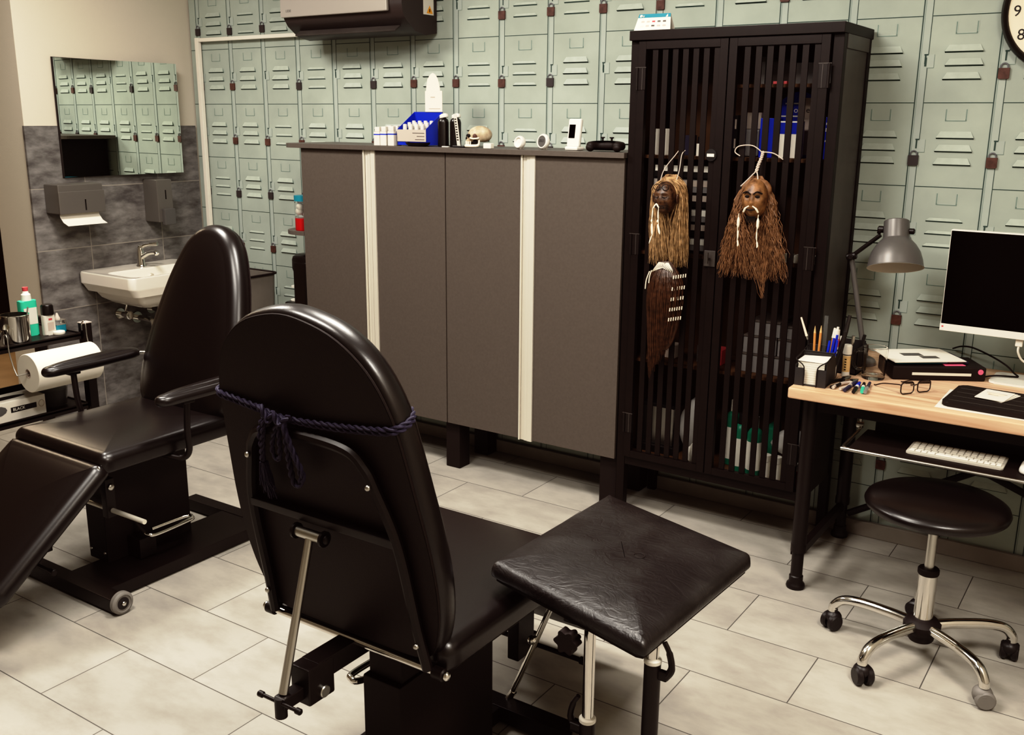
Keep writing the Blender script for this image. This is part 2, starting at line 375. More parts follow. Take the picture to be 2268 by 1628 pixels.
def wallpaper(P, u0, u1, z0, z1, post0):
    """locker-print wall: P(u, z, n) -> point; n is the distance out of the wall"""
    mb = MB(); pu, pz = .2585, .2925; rnd = random.Random(3)
    def q(a, b, c, d, n, mi): 
        a = max(a, u0); b = min(b, u1); c = max(c, z0); d = min(d, z1)
        if b > a and d > c: mb.quad([P(a, c, n), P(b, c, n), P(b, d, n), P(a, d, n)], mi)
    mb.quad([P(u0, z0, 0), P(u1, z0, 0), P(u1, z1, 0), P(u0, z1, 0)], 0)
    k0 = math.floor((u0 - post0) / pu) - 1; k1 = math.ceil((u1 - post0) / pu) + 1
    r0 = math.floor((z0 - 1.668) / pz) - 1; r1 = math.ceil((z1 - 1.668) / pz) + 1
    for k in range(k0, k1):
        p = post0 + k * pu
        q(p, p + .029, z0, z1, .0006, 1); q(p - .0022, p + .0016, z0, z1, .0010, 2); q(p + .0045, p + .0062, z0, z1, .0010, 3); q(p + .0285, p + .0308, z0, z1, .0010, 2)
        a = p + .031; b = p + pu - .002; mid = (a + b) / 2
        if a < u0 or b > u1: 
            for r in range(r0, r1): q(a, b, 1.668 + r * pz - .0014, 1.668 + r * pz + .0014, .001, 2)
            continue
        for r in range(r0, r1):
            z = 1.668 + r * pz
            q(a, b, z - .0016, z + .0012, .001, 2)
            q(a, b, z + .0012, z + .003, .0008, 4)
            if z < z0 - .02 or z + pz > z1 + .1: continue
            h = mid + rnd.uniform(-.004, .004)               # card holder
            for x0, x1, y0, y1 in ((h - .036, h - .032, .232, .27), (h + .031, h + .035, .232, .27), (h - .036, h + .035, .229, .232)): q(x0, x1, z + y0, z + y1, .0009, 3)
            for x0, x1, y0, y1 in ((h - .032, h - .030, .234, .27), (h + .035, h + .037, .234, .27), (h - .034, h + .033, .232, .2345)): q(x0, x1, z + y0, z + y1, .0009, 4)
            flat = rnd.random() < .3
            for zl in (.0785, .1245, .1705):                 # louvres
                j = rnd.uniform(-.004, .004); w = .062; t = .024 if not flat else .012; d = .009 if not flat else .004
                A, B, Cc, D = P(h - w + j, z + zl + .002, d), P(h + w + j, z + zl + .002, d), P(h + w - .012 + j, z + zl + t, .0007), P(h - w + .012 + j, z + zl + t, .0007)
                E_, F_ = P(h - w + j, z + zl - .0028, .0007), P(h + w + j, z + zl - .0028, .0007)
                mb.add([A, B, Cc, D, E_, F_], [(0, 1, 2, 3)], 4); mb.add([E_, F_, B, A], [(0, 1, 2, 3)], 2)
                mb.add([E_, A, D], [(0, 1, 2)], 3); mb.add([F_, Cc, B], [(0, 1, 2)], 3)
            zl = z + .122 + rnd.uniform(-.004, .004)
            q(p + .027, p + .050, zl, zl + .044, .0012, 1); q(p + .027, p + .051, zl - .0015, zl, .0014, 3); q(p + .050, p + .0512, zl, zl + .044, .0014, 3)
            q(p + .016, p + .030, zl + .041, zl + .046, .0015, 2); q(p + .018, p + .0235, zl + .012, zl + .043, .0014, 2)
            t = rnd.random()
            if t < .78:                                     # padlock
                mi = 5 if t < .52 else (6 if t < .64 else 7); c = p + .018 + rnd.uniform(-.003, .003); zb = zl - .048; w = .0175
                pts = [(c - w, zb + .003), (c - w + .003, zb), (c + w - .003, zb), (c + w, zb + .003), (c + w, zb + .036), (c - w, zb + .036)]
                f = [P(x, y, .009) for x, y in pts]; g = [P(x, y, .001) for x, y in pts]
                mb.add(f, [(0, 1, 2, 3, 4, 5)], mi)
                for i in range(6): mb.add([g[i], g[(i + 1) % 6], f[(i + 1) % 6], f[i]], [(0, 1, 2, 3)], mi)
                sp = arc((c, zb + .040), .0115, 0, 180, 8); sp = [(c + .0115, zb + .034)] + sp + [(c - .0115, zb + .034)]
                mb.tube([P(x, y, .005) for x, y in sp], .0026, 6, 6)
            else: q(p + .019, p + .026, zl + .004, zl + .034, .0016, 2)
    return mb
WM = ['locker', 'locker_post', 'locker_line', 'locker_mid', 'locker_lip', 'lock_brown', 'lock_grey', 'lock_dark']
struct('wall_back', wallpaper(lambda u, z, n: (u, YW + .0095 - n, z), -4.76, XR, 0, ZC, -3.930), WM, label='wall covered in pale green steel locker wallpaper with padlocks')
mb = MB(); mb.quad([(XR, YF, 0), (XR, YW, 0), (XR, YW, ZC), (XR, YF, ZC)]); struct('wall_right', mb, 'plaster')
mb = MB(); mb.quad([(-8.5, YF, 0), (XR, YF, 0), (XR, YF, ZC), (-8.5, YF, ZC)]); struct('wall_front', mb, 'plaster')
# partition with the sink: plaster above, slate tiles below
mb = MB(); mb.box((-5.10, 2.775, 0), (-4.772, 6.2, ZC)); struct('wall_left', mb, 'plaster', label='cream plaster partition behind the sink')
mb = MB(); mb.box((-4.775, 2.768, 0), (-4.76, YW - .001, 1.548)); struct('wall_left', mb, 'walltile', label='dark grey slate tiles with pale grout behind the sink')
mb = MB(); mb.quad([(-8.5, YF, 0), (-8.5, 6.2, 0), (-8.5, 6.2, ZC), (-8.5, YF, ZC)]); mb.quad([(-8.5, 6.2, 0), (-5.1, 6.2, 0), (-5.1, 6.2, ZC), (-8.5, 6.2, ZC)]); struct('wall_far', mb, 'plaster')
mb = MB(); mb.box((-4.76, YW - .02, 0), (XR, YW - .0005, .062), .004); struct('baseboard_back', mb, 'trim_grey', smooth=40)
mb = MB(); mb.box((XR - .02, YF, 0), (XR - .0005, YW - .02, .062), .004); struct('baseboard_right', mb, 'trim_grey', smooth=40)
# dark cupboard glimpsed in the next room
t = thing('cupboard', 'dark wooden cupboard glimpsed in the next room at far left', 'cupboard', (-7.2, 3.6, 0))
mb = MB(); mb.box((-.75, -.25, .12), (.62, .25, 1.0), .01); part(t, 'body', mb, 'dark_wood')
for sx in (-.7, .55):
    mb = MB(); mb.box((sx, -.22, 0), (sx + .06, .22, .12)); part(t, 'leg', mb, 'dark_wood')

# cable trunking of the air conditioner
t = thing('cable_trunking', 'white plastic cable trunking from room corner to air conditioner', 'cable cover', (-4.69, 3.78, .0))
mb = MB(); mb.box((-4.690, 3.776, .0), (-4.660, 3.7985, 2.025), .003); part(t, 'vertical_run', mb, 'white_paint', True)
mb = MB(); mb.box((-4.660, 3.776, 2.002), (-3.7355, 3.7985, 2.022), .003); part(t, 'horizontal_run', mb, 'white_paint', True)

# air conditioner
t = thing('air_conditioner', 'dark grey wall-mounted air conditioner above the grey cabinets', 'air conditioner', (-3.37, 3.80, 1.97))
x0, x1 = -3.735, -2.985
prof = [(3.799, 1.985), (3.72, 1.972), (3.64, 1.985), (3.575, 2.03), (3.553, 2.062), (3.548, 2.10), (3.545, 2.27), (3.799, 2.275)]
mb = MB(); n = len(prof); vs = [(x0, y, z) for y, z in prof] + [(x1, y, z) for y, z in prof]
mb.add(vs, [tuple(range(n)), tuple(range(2 * n - 1, n - 1, -1))] + [(i, (i + 1) % n, n + (i + 1) % n, n + i) for i in range(n)]); part(t, 'body', mb, 'ac_dark', True, smooth=30)
mb = MB(); mb.box((x0 - .004, 3.532, 2.066), (x1 - .075, 3.55, 2.272), .006); part(t, 'front_panel', mb, 'ac_front', True)
mb = MB(); mb.box((x0 + .05, -.004, -.036), (x1 - .06, .004, .036), .003, X=None)
mb.v = [tuple(Matrix.Translation((0, 3.603, 2.004)) @ Matrix.Rotation(R(-57), 4, 'X') @ Vector(v)) for v in mb.v]; part(t, 'air_flap', mb, 'cab_side', True)
text(t, 'LIEBE', .016, face_front(x0 + .035, 3.5318, 2.090), 'lamp_grey', True)
mb = MB(); mb.box((x1 - .001, 3.70, 2.062), (x1 + .0012, 3.775, 2.13), 0); st = part(t, 'energy_sticker', mb, 'label_white', True)
mb = MB(); mb.add([(x1 + .0018, 3.722, 2.068), (x1 + .0018, 3.768, 2.068), (x1 + .0018, 3.745, 2.104)], [(0, 1, 2)]); part(st, 'warning_triangle', mb, 'warn', True, smooth=0)
mb = MB(); mb.box((x1 + .0018, 3.742, 2.074), (x1 + .0024, 3.748, 2.088)); part(st, 'warning_mark', mb, 'ink', True)

# mirror
t = thing('wall_mirror', 'frameless rectangular mirror above the sink', 'mirror', (-4.745, 3.30, 1.29))
mb = MB(); mb.add([(-4.7598, 2.946, 1.288), (-4.7598, 2.946, 1.883), (-4.7598, 3.646, 1.875), (-4.7598, 3.646, 1.297), (-4.755, 2.946, 1.288), (-4.755, 2.946, 1.883), (-4.711, 3.646, 1.875), (-4.711, 3.646, 1.297)], [(4, 5, 6, 7), (0, 3, 2, 1), (0, 1, 5, 4), (1, 2, 6, 5), (2, 3, 7, 6), (3, 0, 4, 7)]); part(t, 'backing', mb, 'black_matte', True, smooth=0)
mb = MB(); mb.add([(-4.754, 2.951, 1.291), (-4.754, 2.951, 1.880), (-4.710, 3.651, 1.880), (-4.710, 3.651, 1.291), (-4.748, 2.951, 1.291), (-4.748, 2.951, 1.880), (-4.704, 3.651, 1.880), (-4.704, 3.651, 1.291)], [(4, 5, 6, 7), (0, 3, 2, 1), (0, 1, 5, 4), (1, 2, 6, 5), (2, 3, 7, 6), (3, 0, 4, 7)]); part(t, 'glass', mb, 'mirror', True, smooth=0)

# paper towel dispenser
t = thing('paper_towel_dispenser', 'grey metal paper towel dispenser left of the soap dispenser', 'dispenser', (-4.70, 2.96, 1.115))
mb = MB(); mb.box((-4.7598, 2.835, 1.115), (-4.635, 3.085, 1.262), .006); part(t, 'housing', mb, 'dispenser', True)
mb = MB(); mb.box((-4.636, 2.832, 1.116), (-4.628, 3.088, 1.228), .004); part(t, 'front_cover', mb, 'dispenser', True)
mb = MB(); mb.box((-4.629, 2.972, 1.130), (-4.6265, 2.979, 1.185), 0); part(t, 'level_slot', mb, 'dark_hole', True)
mb = MB(); pts = [(-4.66, 1.13), (-4.655, 1.10), (-4.63, 1.075), (-4.59, 1.060)]
for i in range(3):
    (a, b), (c, d) = pts[i], pts[i + 1]; mb.quad([(a, 2.845, b), (a, 3.065, b), (c, 3.065, d), (c, 2.845, d)])
part(t, 'paper_towel', mb, 'paper', True)
# soap dispenser
t = thing('soap_dispenser', 'tall grey soap dispenser below the mirror, right of the paper towels', 'dispenser', (-4.70, 3.46, 1.03))
mb = MB(); mb.box((-4.7598, 3.415, 1.030), (-4.638, 3.515, 1.262), .006); part(t, 'housing', mb, 'dispenser', True)
mb = MB(); mb.box((-4.640, 3.466, 1.155), (-4.6365, 3.472, 1.205)); part(t, 'level_slot', mb, 'dark_hole', True)
mb = MB(); mb.box((-4.642, 3.437, 1.015), (-4.612, 3.508, 1.105), .005); part(t, 'push_lever', mb, 'lamp_grey', True)

# sink
t = thing('wash_basin', 'white ceramic wall-hung wash basin', 'sink', (-4.53, 3.275, .62))
o1 = rrect(-4.7599, 2.972, -4.30, 3.580, .035, 5); mb = MB()
def ring(pts, k, z, c=(-4.53, 3.276)): return [(c[0] + (p[0] - c[0]) * k[0], c[1] + (p[1] - c[1]) * k[1], z) for p in pts]
n = len(o1); rings = [ring(o1, (.96, .9), .70), ring(o1, (.985, .97), .735), ring(o1, (1, 1), .745), ring(o1, (1, 1), .795), ring(o1, (.985, .985), .803)]
inner = rrect(-4.60, 3.02, -4.335, 3.535, .05, 5); c2 = (-4.467, 3.277)
rings += [[(p[0], p[1], .800) for p in inner], ring(inner, (.95, .96), .785, c2), ring(inner, (.85, .9), .72, c2), ring(inner, (.6, .6), .675, c2), ring(inner, (.15, .1), .665, c2)]
vs = [v for r in rings for v in r]; fs = []
for i in range(len(rings) - 1):
    for k in range(n): fs.append((i * n + k, i * n + (k + 1) % n, (i + 1) * n + (k + 1) % n, (i + 1) * n + k))
fs.append(tuple((len(rings) - 1) * n + k for k in range(n)))
low = [ring(o1, (.9, .8), .70), ring(o1, (.8, .72), .66), ring(o1, (.6, .55), .625), ring(o1, (.35, .3), .615)]
o = len(vs); vs += [v for r in low for v in r]
for k in range(n): fs.append((k, (k + 1) % n, o + (k + 1) % n, o + k))
for i in range(3):
    for k in range(n): fs.append((o + i * n + k, o + i * n + (k + 1) % n, o + (i + 1) * n + (k + 1) % n, o + (i + 1) * n + k))
fs.append(tuple(o + 3 * n + k for k in range(n)))
mb.add(vs, fs); part(t, 'basin', mb, 'ceramic', True, smooth=50)
mb = MB(); mb.cyl((-4.592, 3.30, .758), (-4.580, 3.30, .756), .011); part(t, 'overflow_hole', mb, 'chrome', True)
mb = MB(); mb.cyl((-4.53, 3.30, .62), (-4.53, 3.30, .50), .02); mb.tube(spline([(-4.53, 3.30, .52), (-4.53, 3.30, .46), (-4.56, 3.30, .435), (-4.60, 3.30, .46), (-4.62, 3.30, .50), (-4.7598, 3.30, .505)], 6), .016, 12); mb.cyl((-4.7598, 3.30, .505), (-4.745, 3.30, .505), .032)
part(t, 'trap_pipe', mb, 'chrome', True)
for y in (3.20, 3.40):
    mb = MB(); mb.cyl((-4.7598, y, .54), (-4.68, y, .54), .014); mb.cyl((-4.695, y, .54), (-4.66, y, .54), .024, bev=.005); mb.cyl((-4.71, y, .54), (-4.66, y, .68), .006); mb.cyl((-4.7598, y, .54), (-4.752, y, .54), .03)
    part(t, 'angle_valve', mb, 'chrome', True)
# faucet stands on the basin
t = thing('faucet', 'chrome single-lever faucet on the wash basin', 'faucet', (-4.655, 3.29, .801))
mb = MB(); mb.lathe([(.001, 0), (.026, 0), (.026, .006), (.021, .012), (.019, .085), (.016, .10), (.001, .103)], 20); part(t, 'body', mb, 'chrome')
mb = MB(); mb.tube(spline([(.005, 0, .045), (.06, .005, .075), (.115, .01, .085), (.13, .01, .075)], 6), .012, 12); part(t, 'spout', mb, 'chrome')
mb = MB(); mb.tube(spline([(-.005, 0, .10), (.03, .02, .118), (.085, .05, .125)], 6), [.017] * 3 + [.012] * 10, 10); part(t, 'lever', mb, 'chrome')

# ================================================================ GREY CABINETS
def grey_cabinet(xa, xb, xm0, xm1, label, hside):
    """two slab doors xa..xm0 and xm1..xb with an aluminium grip profile between"""
    t = thing('storage_cabinet', label, 'cabinet', ((xa + xb) / 2, 3.62, 0), group=None)
    mb = MB(); mb.box((xa + .002, 3.470, .235), (xb - .002, 3.795, 1.455)); part(t, 'carcass', mb, 'grey_door', True)
    for k, (a, b) in enumerate(((xa, xm0), (xm1, xb))):
        mb = MB(); mb.box((a + .0015, 3.450, .226), (b - .0015, 3.469, 1.456), .0015); d = part(t, 'door', mb, 'grey_door', True)
        mb = MB()
        if k == 0: mb.box((b - .001, 3.442, .222), (b + .006, 3.460, 1.456), .001); mb.box((b + .006, 3.452, .222), (b + .026, 3.460, 1.456), .001); mb.box((b + .026, 3.447, .222), (b + .042, 3.460, 1.456), .001)
        else: mb.box((a - .0235, 3.444, .222), (a + .001, 3.460, 1.456), .001)
        part(d, 'handle', mb, 'alu', True, label='pale aluminium grip profile')
    for x in ((xa + .045,) if hside == 'l' else (xa + .012, xb - .042)):
        for y in (3.515, 3.74):
            mb = MB(); mb.box((x - .04, y - .04, 0), (x + .04, y + .04, .236), .004); part(t, 'leg', mb, 'black_matte', True)
    return t
grey_cabinet(-3.557, -2.674, -3.148, -3.079, 'matt grey two-door cabinet on black legs, left one of the pair', 'l')
grey_cabinet(-2.672, -1.793, -2.271, -2.205, 'matt grey two-door cabinet on black legs beside the black slatted cabinet', 'r')
mb = MB(); P = [(-1.788, 3.43), (-1.788, 3.797), (-3.675, 3.797), (-3.675, 3.50)] + arc((-3.605, 3.50), .07, 180, 270, 6)
mb.prism(P, 1.4565, 1.4775, bev=.001); solo('worktop', 'long grey worktop with a rounded end lying on both grey cabinets', 'worktop', mb, 'grey_top')
# open end shelves at the left end
t = thing('end_shelf', 'grey open end shelves with rounded corners left of the grey cabinets', 'shelf', (-3.63, 3.65, .6))
for z in (.625, 1.030):
    mb = MB(); mb.prism([(-3.559, 3.452), (-3.559, 3.79), (-3.735, 3.79), (-3.735, 3.56)] + arc((-3.63, 3.557), .105, 180, 270, 6), z, z + .02, bev=.001); part(t, 'shelf_board', mb, 'grey_top', True)
mb = MB(); mb.box((-3.565, 3.47, .225), (-3.5575, 3.79, 1.456)); part(t, 'side_panel', mb, 'black_matte', True)
# jar on the upper end shelf
t = thing('storage_jar', 'clear jar with teal lid and red lower half on the end shelf', 'jar', (-3.617, 3.51, 1.0505))
mb = MB(); mb.lathe([(.001, 0), (.040, 0), (.042, .004), (.042, .060), (.001, .060)], 24); part(t, 'red_filling', mb, 'red')
mb = MB(); mb.lathe([(.042, .060), (.0425, .145), (.001, .145)], 24); part(t, 'glass', mb, 'clear')
for i in range(7):
    mb = MB(); mb.ball((.022 * math.cos(i * 2.2), .022 * math.sin(i * 2.2), .078 + .008 * i), .018, seg=12, rings=8); part(t, 'white_filling', mb, 'label_white')
mb = MB(); mb.lathe([(.001, .145), (.044, .145), (.044, .172), (.001, .174)], 24); part(t, 'lid', mb, 'teal')
# coffee machine
t = thing('coffee_machine', 'small black capsule coffee machine on the lower end shelf', 'coffee machine', (-3.580, 3.515, .6455), -90)
mb = MB(); mb.box((-.055, -.085, .0), (.055, .014, .25), .018); part(t, 'body', mb, 'leather')
mb = MB(); mb.box((-.058, -.105, .18), (.05, .012, .285), .03); hd = part(t, 'brew_head', mb, 'leather')
mb = MB(); mb.tube([(x, -.112, y) for x, y in arc((-.02, .225), .038, -100, 130, 16)], .006, 8); part(hd, 'lever_ring', mb, 'chrome')
mb = MB(); mb.tube(spline([(-.075, -.06, .287), (-.03, -.02, .295), (.01, .02, .288)], 5), .006, 8); part(hd, 'handle', mb, 'chrome')
mb = MB(); mb.lathe([(.001, 0), (.045, 0), (.045, .006), (.001, .006)], 24, X=Matrix.Translation((-.025, -.115, .105))); part(t, 'cup_rest', mb, 'white_plastic')
mb = MB(); mb.box((-.06, -.16, 0), (.05, -.08, .035), .012); part(t, 'drip_tray', mb, 'leather')
mb = MB(); mb.lathe([(.001, .036), (.04, .036), (.04, .041), (.001, .041)], 24, X=Matrix.Translation((-.015, -.12, 0))); part(t, 'drip_grid', mb, 'white_plastic')
# bin
t = thing('waste_bin', 'grey waste bin behind the left treatment chair', 'bin', (-4.06, 3.42, 0))
mb = MB(); o = rrect(-.17, -.15, .17, .15, .04, 4); nn = len(o)
vs = [(x * .85, y * .85, 0) for x, y in o] + [(x, y, .80) for x, y in o] + [(x * .93, y * .93, .80) for x, y in o] + [(x * .80, y * .8, .05) for x, y in o]
fs = [tuple(range(nn))[::-1], tuple(3 * nn + k for k in range(nn))] + [(i * nn + k, i * nn + (k + 1) % nn, (i + 1) * nn + (k + 1) % nn, (i + 1) * nn + k) for i in range(3) for k in range(nn)]
mb.add(vs, fs); part(t, 'bin_body', mb, 'bin_grey')
mb = MB(); mb.tube([(x * 1.03, y * 1.03, .802) for x, y in o], .006, 8, closed=True); part(t, 'rim', mb, 'black_matte')
mb = MB(); mb.box((-.10, -.153, .55), (.10, -.139, .57)); part(t, 'label_strip', mb, 'faded')

# ================================================================ THINGS ON THE WORKTOP
ZT = 1.478
def ink_box(x, y, h=.082, band='blue'):
    t = thing('bottle_carton', '', 'box', (x, y, ZT), 12, 'small cartons on the worktop')
    mb = MB(); mb.box((-.0155, -.0155, 0), (.0155, .0155, h - .022), .001); mb.box((-.0125, -.0125, h - .022), (.0125, .0125, h), .003); part(t, 'carton', mb, 'label_white')
    mb = MB(); mb.box((-.0158, -.0158, h * .56), (.0158, .0158, h * .62)); part(t, 'blue_band', mb, band)
    return t
names = ['first', 'second', 'third']
for i, (x, y) in enumerate(((-3.072, 3.47), (-3.038, 3.475), (-2.997, 3.48))):
    ink_box(x, y, .082 + .002 * i)['label'] = ['white carton with blue band, nearest the left end of the worktop', 'white carton with blue band between two alike cartons', 'white carton with blue band closest to the display box'][i]
for i, x in enumerate((-3.055, -3.012)):
    ink_box(x, 3.53, .088)['label'] = ['white carton in the back row of the carton cluster, left one', 'white carton in the back row of the carton cluster, right one'][i]
# counter display
t = thing('counter_display', 'blue and grey cardboard counter display with tall white back board', 'display box', (-2.885, 3.56, ZT), 0)
mb = MB(); mb.box((-.088, -.075, .020), (.078, -.073, .072)); part(t, 'front_panel', mb, 'faded', label='pale grey front with fine print')
for y in (.030, .045, .058): pass
for k, wd in enumerate((.07, .045, .055)):
    mb = MB(); mb.box((.072 - wd, -.0758, .056 - .014 * k), (.070, -.0752, .0585 - .014 * k)); part(t, 'print_line', mb, 'lamp_grey')
mb = MB(); mb.box((-.088, -.072, .004), (.078, .05, .020)); part(t, 'tray_floor', mb, 'blue')
for sx in (-.088, .076):
    mb = MB(); mb.prism([(-.072, .02), (.05, .02), (.05, .150), (-.072, .074)], 0, .002, X=Matrix(((0, 0, 1, sx), (1, 0, 0, 0), (0, 1, 0, 0), (0, 0, 0, 1)))); part(t, 'side_panel', mb, 'blue')
mb = MB(); mb.box((-.088, .048, .02), (.078, .050, .150)); part(t, 'inner_back', mb, 'blue')
mb = MB(); P = [(-.022, .148), (.076, .148), (.076, .242), (.064, .242), (.062, .262), (.052, .295), (.036, .315), (.022, .320), (.008, .313), (-.008, .292), (-.014, .262), (-.016, .242), (-.022, .242)]
mb.prism(P, 0, .002, X=face_front(0, .05, 0)); bb = part(t, 'back_board', mb, 'paper')
mb = MB(); mb.box((.010, .0474, .212), (.035, .0478, .217)); part(bb, 'print_line', mb, 'faded')
mb = MB(); mb.box((.000, .0474, .163), (.065, .0478, .166)); part(bb, 'print_line', mb, 'faded')
k = 0
for r, (y, z) in enumerate(((-.045, .075), (-.02, .083), (.005, .09))):
    for i in range(4):
        b = thing('ink_bottle', 'small white-capped bottle in the rows of the counter display', 'bottle', (-2.885 - .066 + .034 * i + .006 * r, 3.56 + y, ZT + .0205), 0, 'bottles in the counter display')
        mb = MB(); mb.lathe([(.001, 0), (.011, 0), (.011, z - .035), (.007, z - .03), (.007, z - .022), (.001, z - .022)], 14); part(b, 'bottle_body', mb, 'label_white')
        mb = MB(); mb.lathe([(.001, z - .024), (.0095, z - .024), (.0085, z), (.001, z + .001)], 14); part(b, 'cap', mb, 'white_plastic')
# black bowl-like stand in front
mb = MB(); mb.lathe([(.001, 0), (.045, 0), (.062, .012), (.066, .022), (.058, .020), (.001, .006)], 28, X=Matrix.Translation((-2.845, 3.475, ZT)) @ Matrix.Diagonal((1.0, .55, .8, 1))); solo('black_dish', 'shallow glossy black dish in front of the counter display', 'dish', mb, 'leather')
# two glossy black bottles
for i, (x, y) in enumerate(((-2.735, 3.52), (-2.675, 3.53))):
    t = thing('spray_bottle', ['glossy black bottle with white top, next to the display box', 'glossy black bottle with white top, next to the striped card'][i], 'bottle', (x, y, ZT), 0, 'glossy black bottles on the worktop')
    mb = MB(); mb.lathe([(.001, 0), (.024, 0), (.025, .004), (.025, .105), (.021, .118), (.012, .124), (.001, .126)], 24); part(t, 'bottle_body', mb, 'leather')
    mb = MB(); mb.pad(resample(rrect(-.02, -.012, .022, .012, .01), 28), .016, .006, .003, X=Matrix.Translation((.004, 0, .124)) @ Matrix.Rotation(R(-10), 4, 'Y')); part(t, 'pump_top', mb, 'white_plastic')
t = thing('striped_card', 'leaning white card with a column of black stripes', 'card', (-2.628, 3.49, ZT), -20)
X = Matrix.Rotation(R(8), 4, 'X')
mb = MB(); mb.box((-.011, 0, 0), (.011, .003, .142), X=X); cd = part(t, 'card', mb, 'paper')
for k in range(9):
    mb = MB(); mb.box((-.007, -.0006, .03 + .011 * k), (.007, -.0001, .035 + .011 * k), X=X); part(cd, 'stripe', mb, 'ink')
mb = MB(); mb.box((-2.69, 3.448, ZT), (-2.655, 3.458, ZT + .005), .002); solo('white_clip', 'tiny white clip in front of the black bottles', 'clip', mb, 'white_plastic')
mb = MB(); mb.box((-2.65, 3.47, ZT), (-2.585, 3.54, ZT + .008), .003); solo('phone', 'flat black phone lying left of the skull', 'phone', mb, 'leather')

# skull
t = thing('skull_ornament', 'small bone-coloured skull ornament on the worktop', 'skull', (-2.530, 3.50, ZT), 226)
def dent(v, L):
    k = 1
    for c, sg, a in L: k += a * math.exp(-((v[0] - c[0]) ** 2 + (v[1] - c[1]) ** 2 + (v[2] - c[2]) ** 2) / sg)
    return k
mb = MB(); mb.ball((0, 0, 0), 1, seg=40, rings=30)
L = [((-.75, 0, .1), .5, .10), ((.95, 0, .3), .12, .03), ((.45, .85, -.25), .07, -.16), ((.45, -.85, -.25), .07, -.16), ((0, 0, -1), .35, -.25), ((.4, 0, -.9), .2, -.15)]
mb.v = [(v[0] * .050 * dent(v, L) - .006, v[1] * .039 * dent(v, L), v[2] * .038 * dent(v, L) + .054) for v in mb.v]; sk = part(t, 'cranium', mb, 'bone', smooth=80)
mb = MB(); mb.ball((.030, 0, .042), (.020, .022, .022), seg=24, rings=16); mb.ball((.040, 0, .030), (.014, .017, .012), seg=20, rings=12); part(t, 'face_bones', mb, 'bone', smooth=80)
for s in (-1, 1):
    mb = MB(); mb.ball((.0425, s * .0125, .0505), (.0085, .0088, .0082), seg=14, rings=10); part(sk, 'eye_socket', mb, 'dark_hole')
    mb = MB(); mb.tube(spline([(.040, s * .022, .042), (.030, s * .033, .039), (.014, s * .037, .040), (.004, s * .036, .042)], 5), .0035, 8); part(sk, 'cheek_arch', mb, 'bone_white')
    mb = MB(); mb.ball((.020, s * .0300, .050), (.010, .0065, .010), seg=14, rings=10); part(sk, 'temple_hollow', mb, 'lock_brown')
    mb = MB(); mb.ball((.016, s * .0235, .026), (.012, .006, .011), seg=14, rings=10); part(sk, 'jaw_hollow', mb, 'dark_hole')
mb = MB(); mb.ball((.0505, 0, .0395), (.005, .005, .0075), seg=12, rings=8); part(sk, 'nose_cavity', mb, 'dark_hole')
mb = MB(); mb.tube(spline([(.002, -.030, .034), (.006, -.031, .012), (.030, -.024, .0085), (.050, -.012, .0085), (.054, 0, .0085), (.050, .012, .0085), (.030, .024, .0085), (.006, .031, .012), (.002, .030, .034)], 5), [.0045] * 5 + [.0065] * 31 + [.0045] * 5, 10); part(t, 'jaw', mb, 'bone_white', smooth=80)
mb = MB(); mb.box((.012, -.017, .010), (.046, .017, .028), .006); part(t, 'mouth_cavity', mb, 'dark_hole')
for zz in (.0245, .0165):
    for k in range(9):
        a = R(-72 + 18 * k); mb = MB(); mb.box((-.0022, -.0026, -.0042), (.0022, .0026, .0042), .001, X=Matrix.Translation((.030 + .0235 * math.cos(a), .0195 * math.sin(a), zz)) @ Matrix.Rotation(a + R(90), 4, 'Z')); part(t, 'tooth', mb, 'bone_white')
mb = MB(); mb.box((-2.462, 3.440, ZT), (-2.422, 3.465, ZT + .022), .003); solo('white_cube', 'small plain white block beside the skull', 'block', mb, 'white_plastic')
# round white camera, round clock, white terminal, controller
t = thing('white_disc', 'small round white gadget with recessed face, right of the skull', 'gadget', (-2.312, 3.495, ZT), -12)
mb = MB(); X = Matrix.Translation((0, 0, .027)) @ Matrix.Rotation(R(80), 4, 'X'); mb.lathe([(.001, -.012), (.022, -.012), (.027, -.006), (.027, .006), (.023, .012), (.019, .012), (.015, .006), (.001, .006)], 32, X=X); part(t, 'housing', mb, 'white_plastic')
mb = MB(); mb.box((-.012, -.008, 0), (.012, .014, .006), .002); part(t, 'foot', mb, 'white_plastic')
t = thing('round_thermometer', 'round white digital thermometer with grey display', 'thermometer', (-2.205, 3.51, ZT), -14)
X = Matrix.Translation((0, 0, .032)) @ Matrix.Rotation(R(82), 4, 'X')
mb = MB(); mb.lathe([(.001, -.012), (.026, -.012), (.0315, -.004), (.0315, .006), (.027, .011), (.0235, .011), (.023, .008), (.001, .008)], 36, X=X); part(t, 'housing', mb, 'white_plastic')
mb = MB(); mb.lathe([(.001, .0085), (.0225, .0085), (.0225, .0095), (.001, .0095)], 36, X=X); ds = part(t, 'display', mb, 'lamp_grey')
text(ds, '23.5', .015, X @ Matrix.Translation((-.016, -.002, .0098)), 'ink')
mb = MB(); mb.box((-.010, -.006, 0), (.010, .016, .004), .001); part(t, 'foot', mb, 'white_plastic')
t = thing('card_terminal', 'white card terminal with dark screen standing upright in its dock', 'card reader', (-2.068, 3.52, ZT), -10)
X = Matrix.Translation((0, 0, .014)) @ Matrix.Rotation(R(-7), 4, 'X')
mb = MB(); mb.box((-.033, -.007, 0), (.033, .010, .112), .0065, X=X); tb = part(t, 'body', mb, 'white_plastic')
mb = MB(); mb.box((-.024, -.0078, .034), (.008, -.0070, .088), X=X); part(tb, 'screen', mb, 'screen')
mb = MB(); mb.box((-.034, -.016, 0), (.034, .03, .016), .006); part(t, 'dock', mb, 'white_plastic')
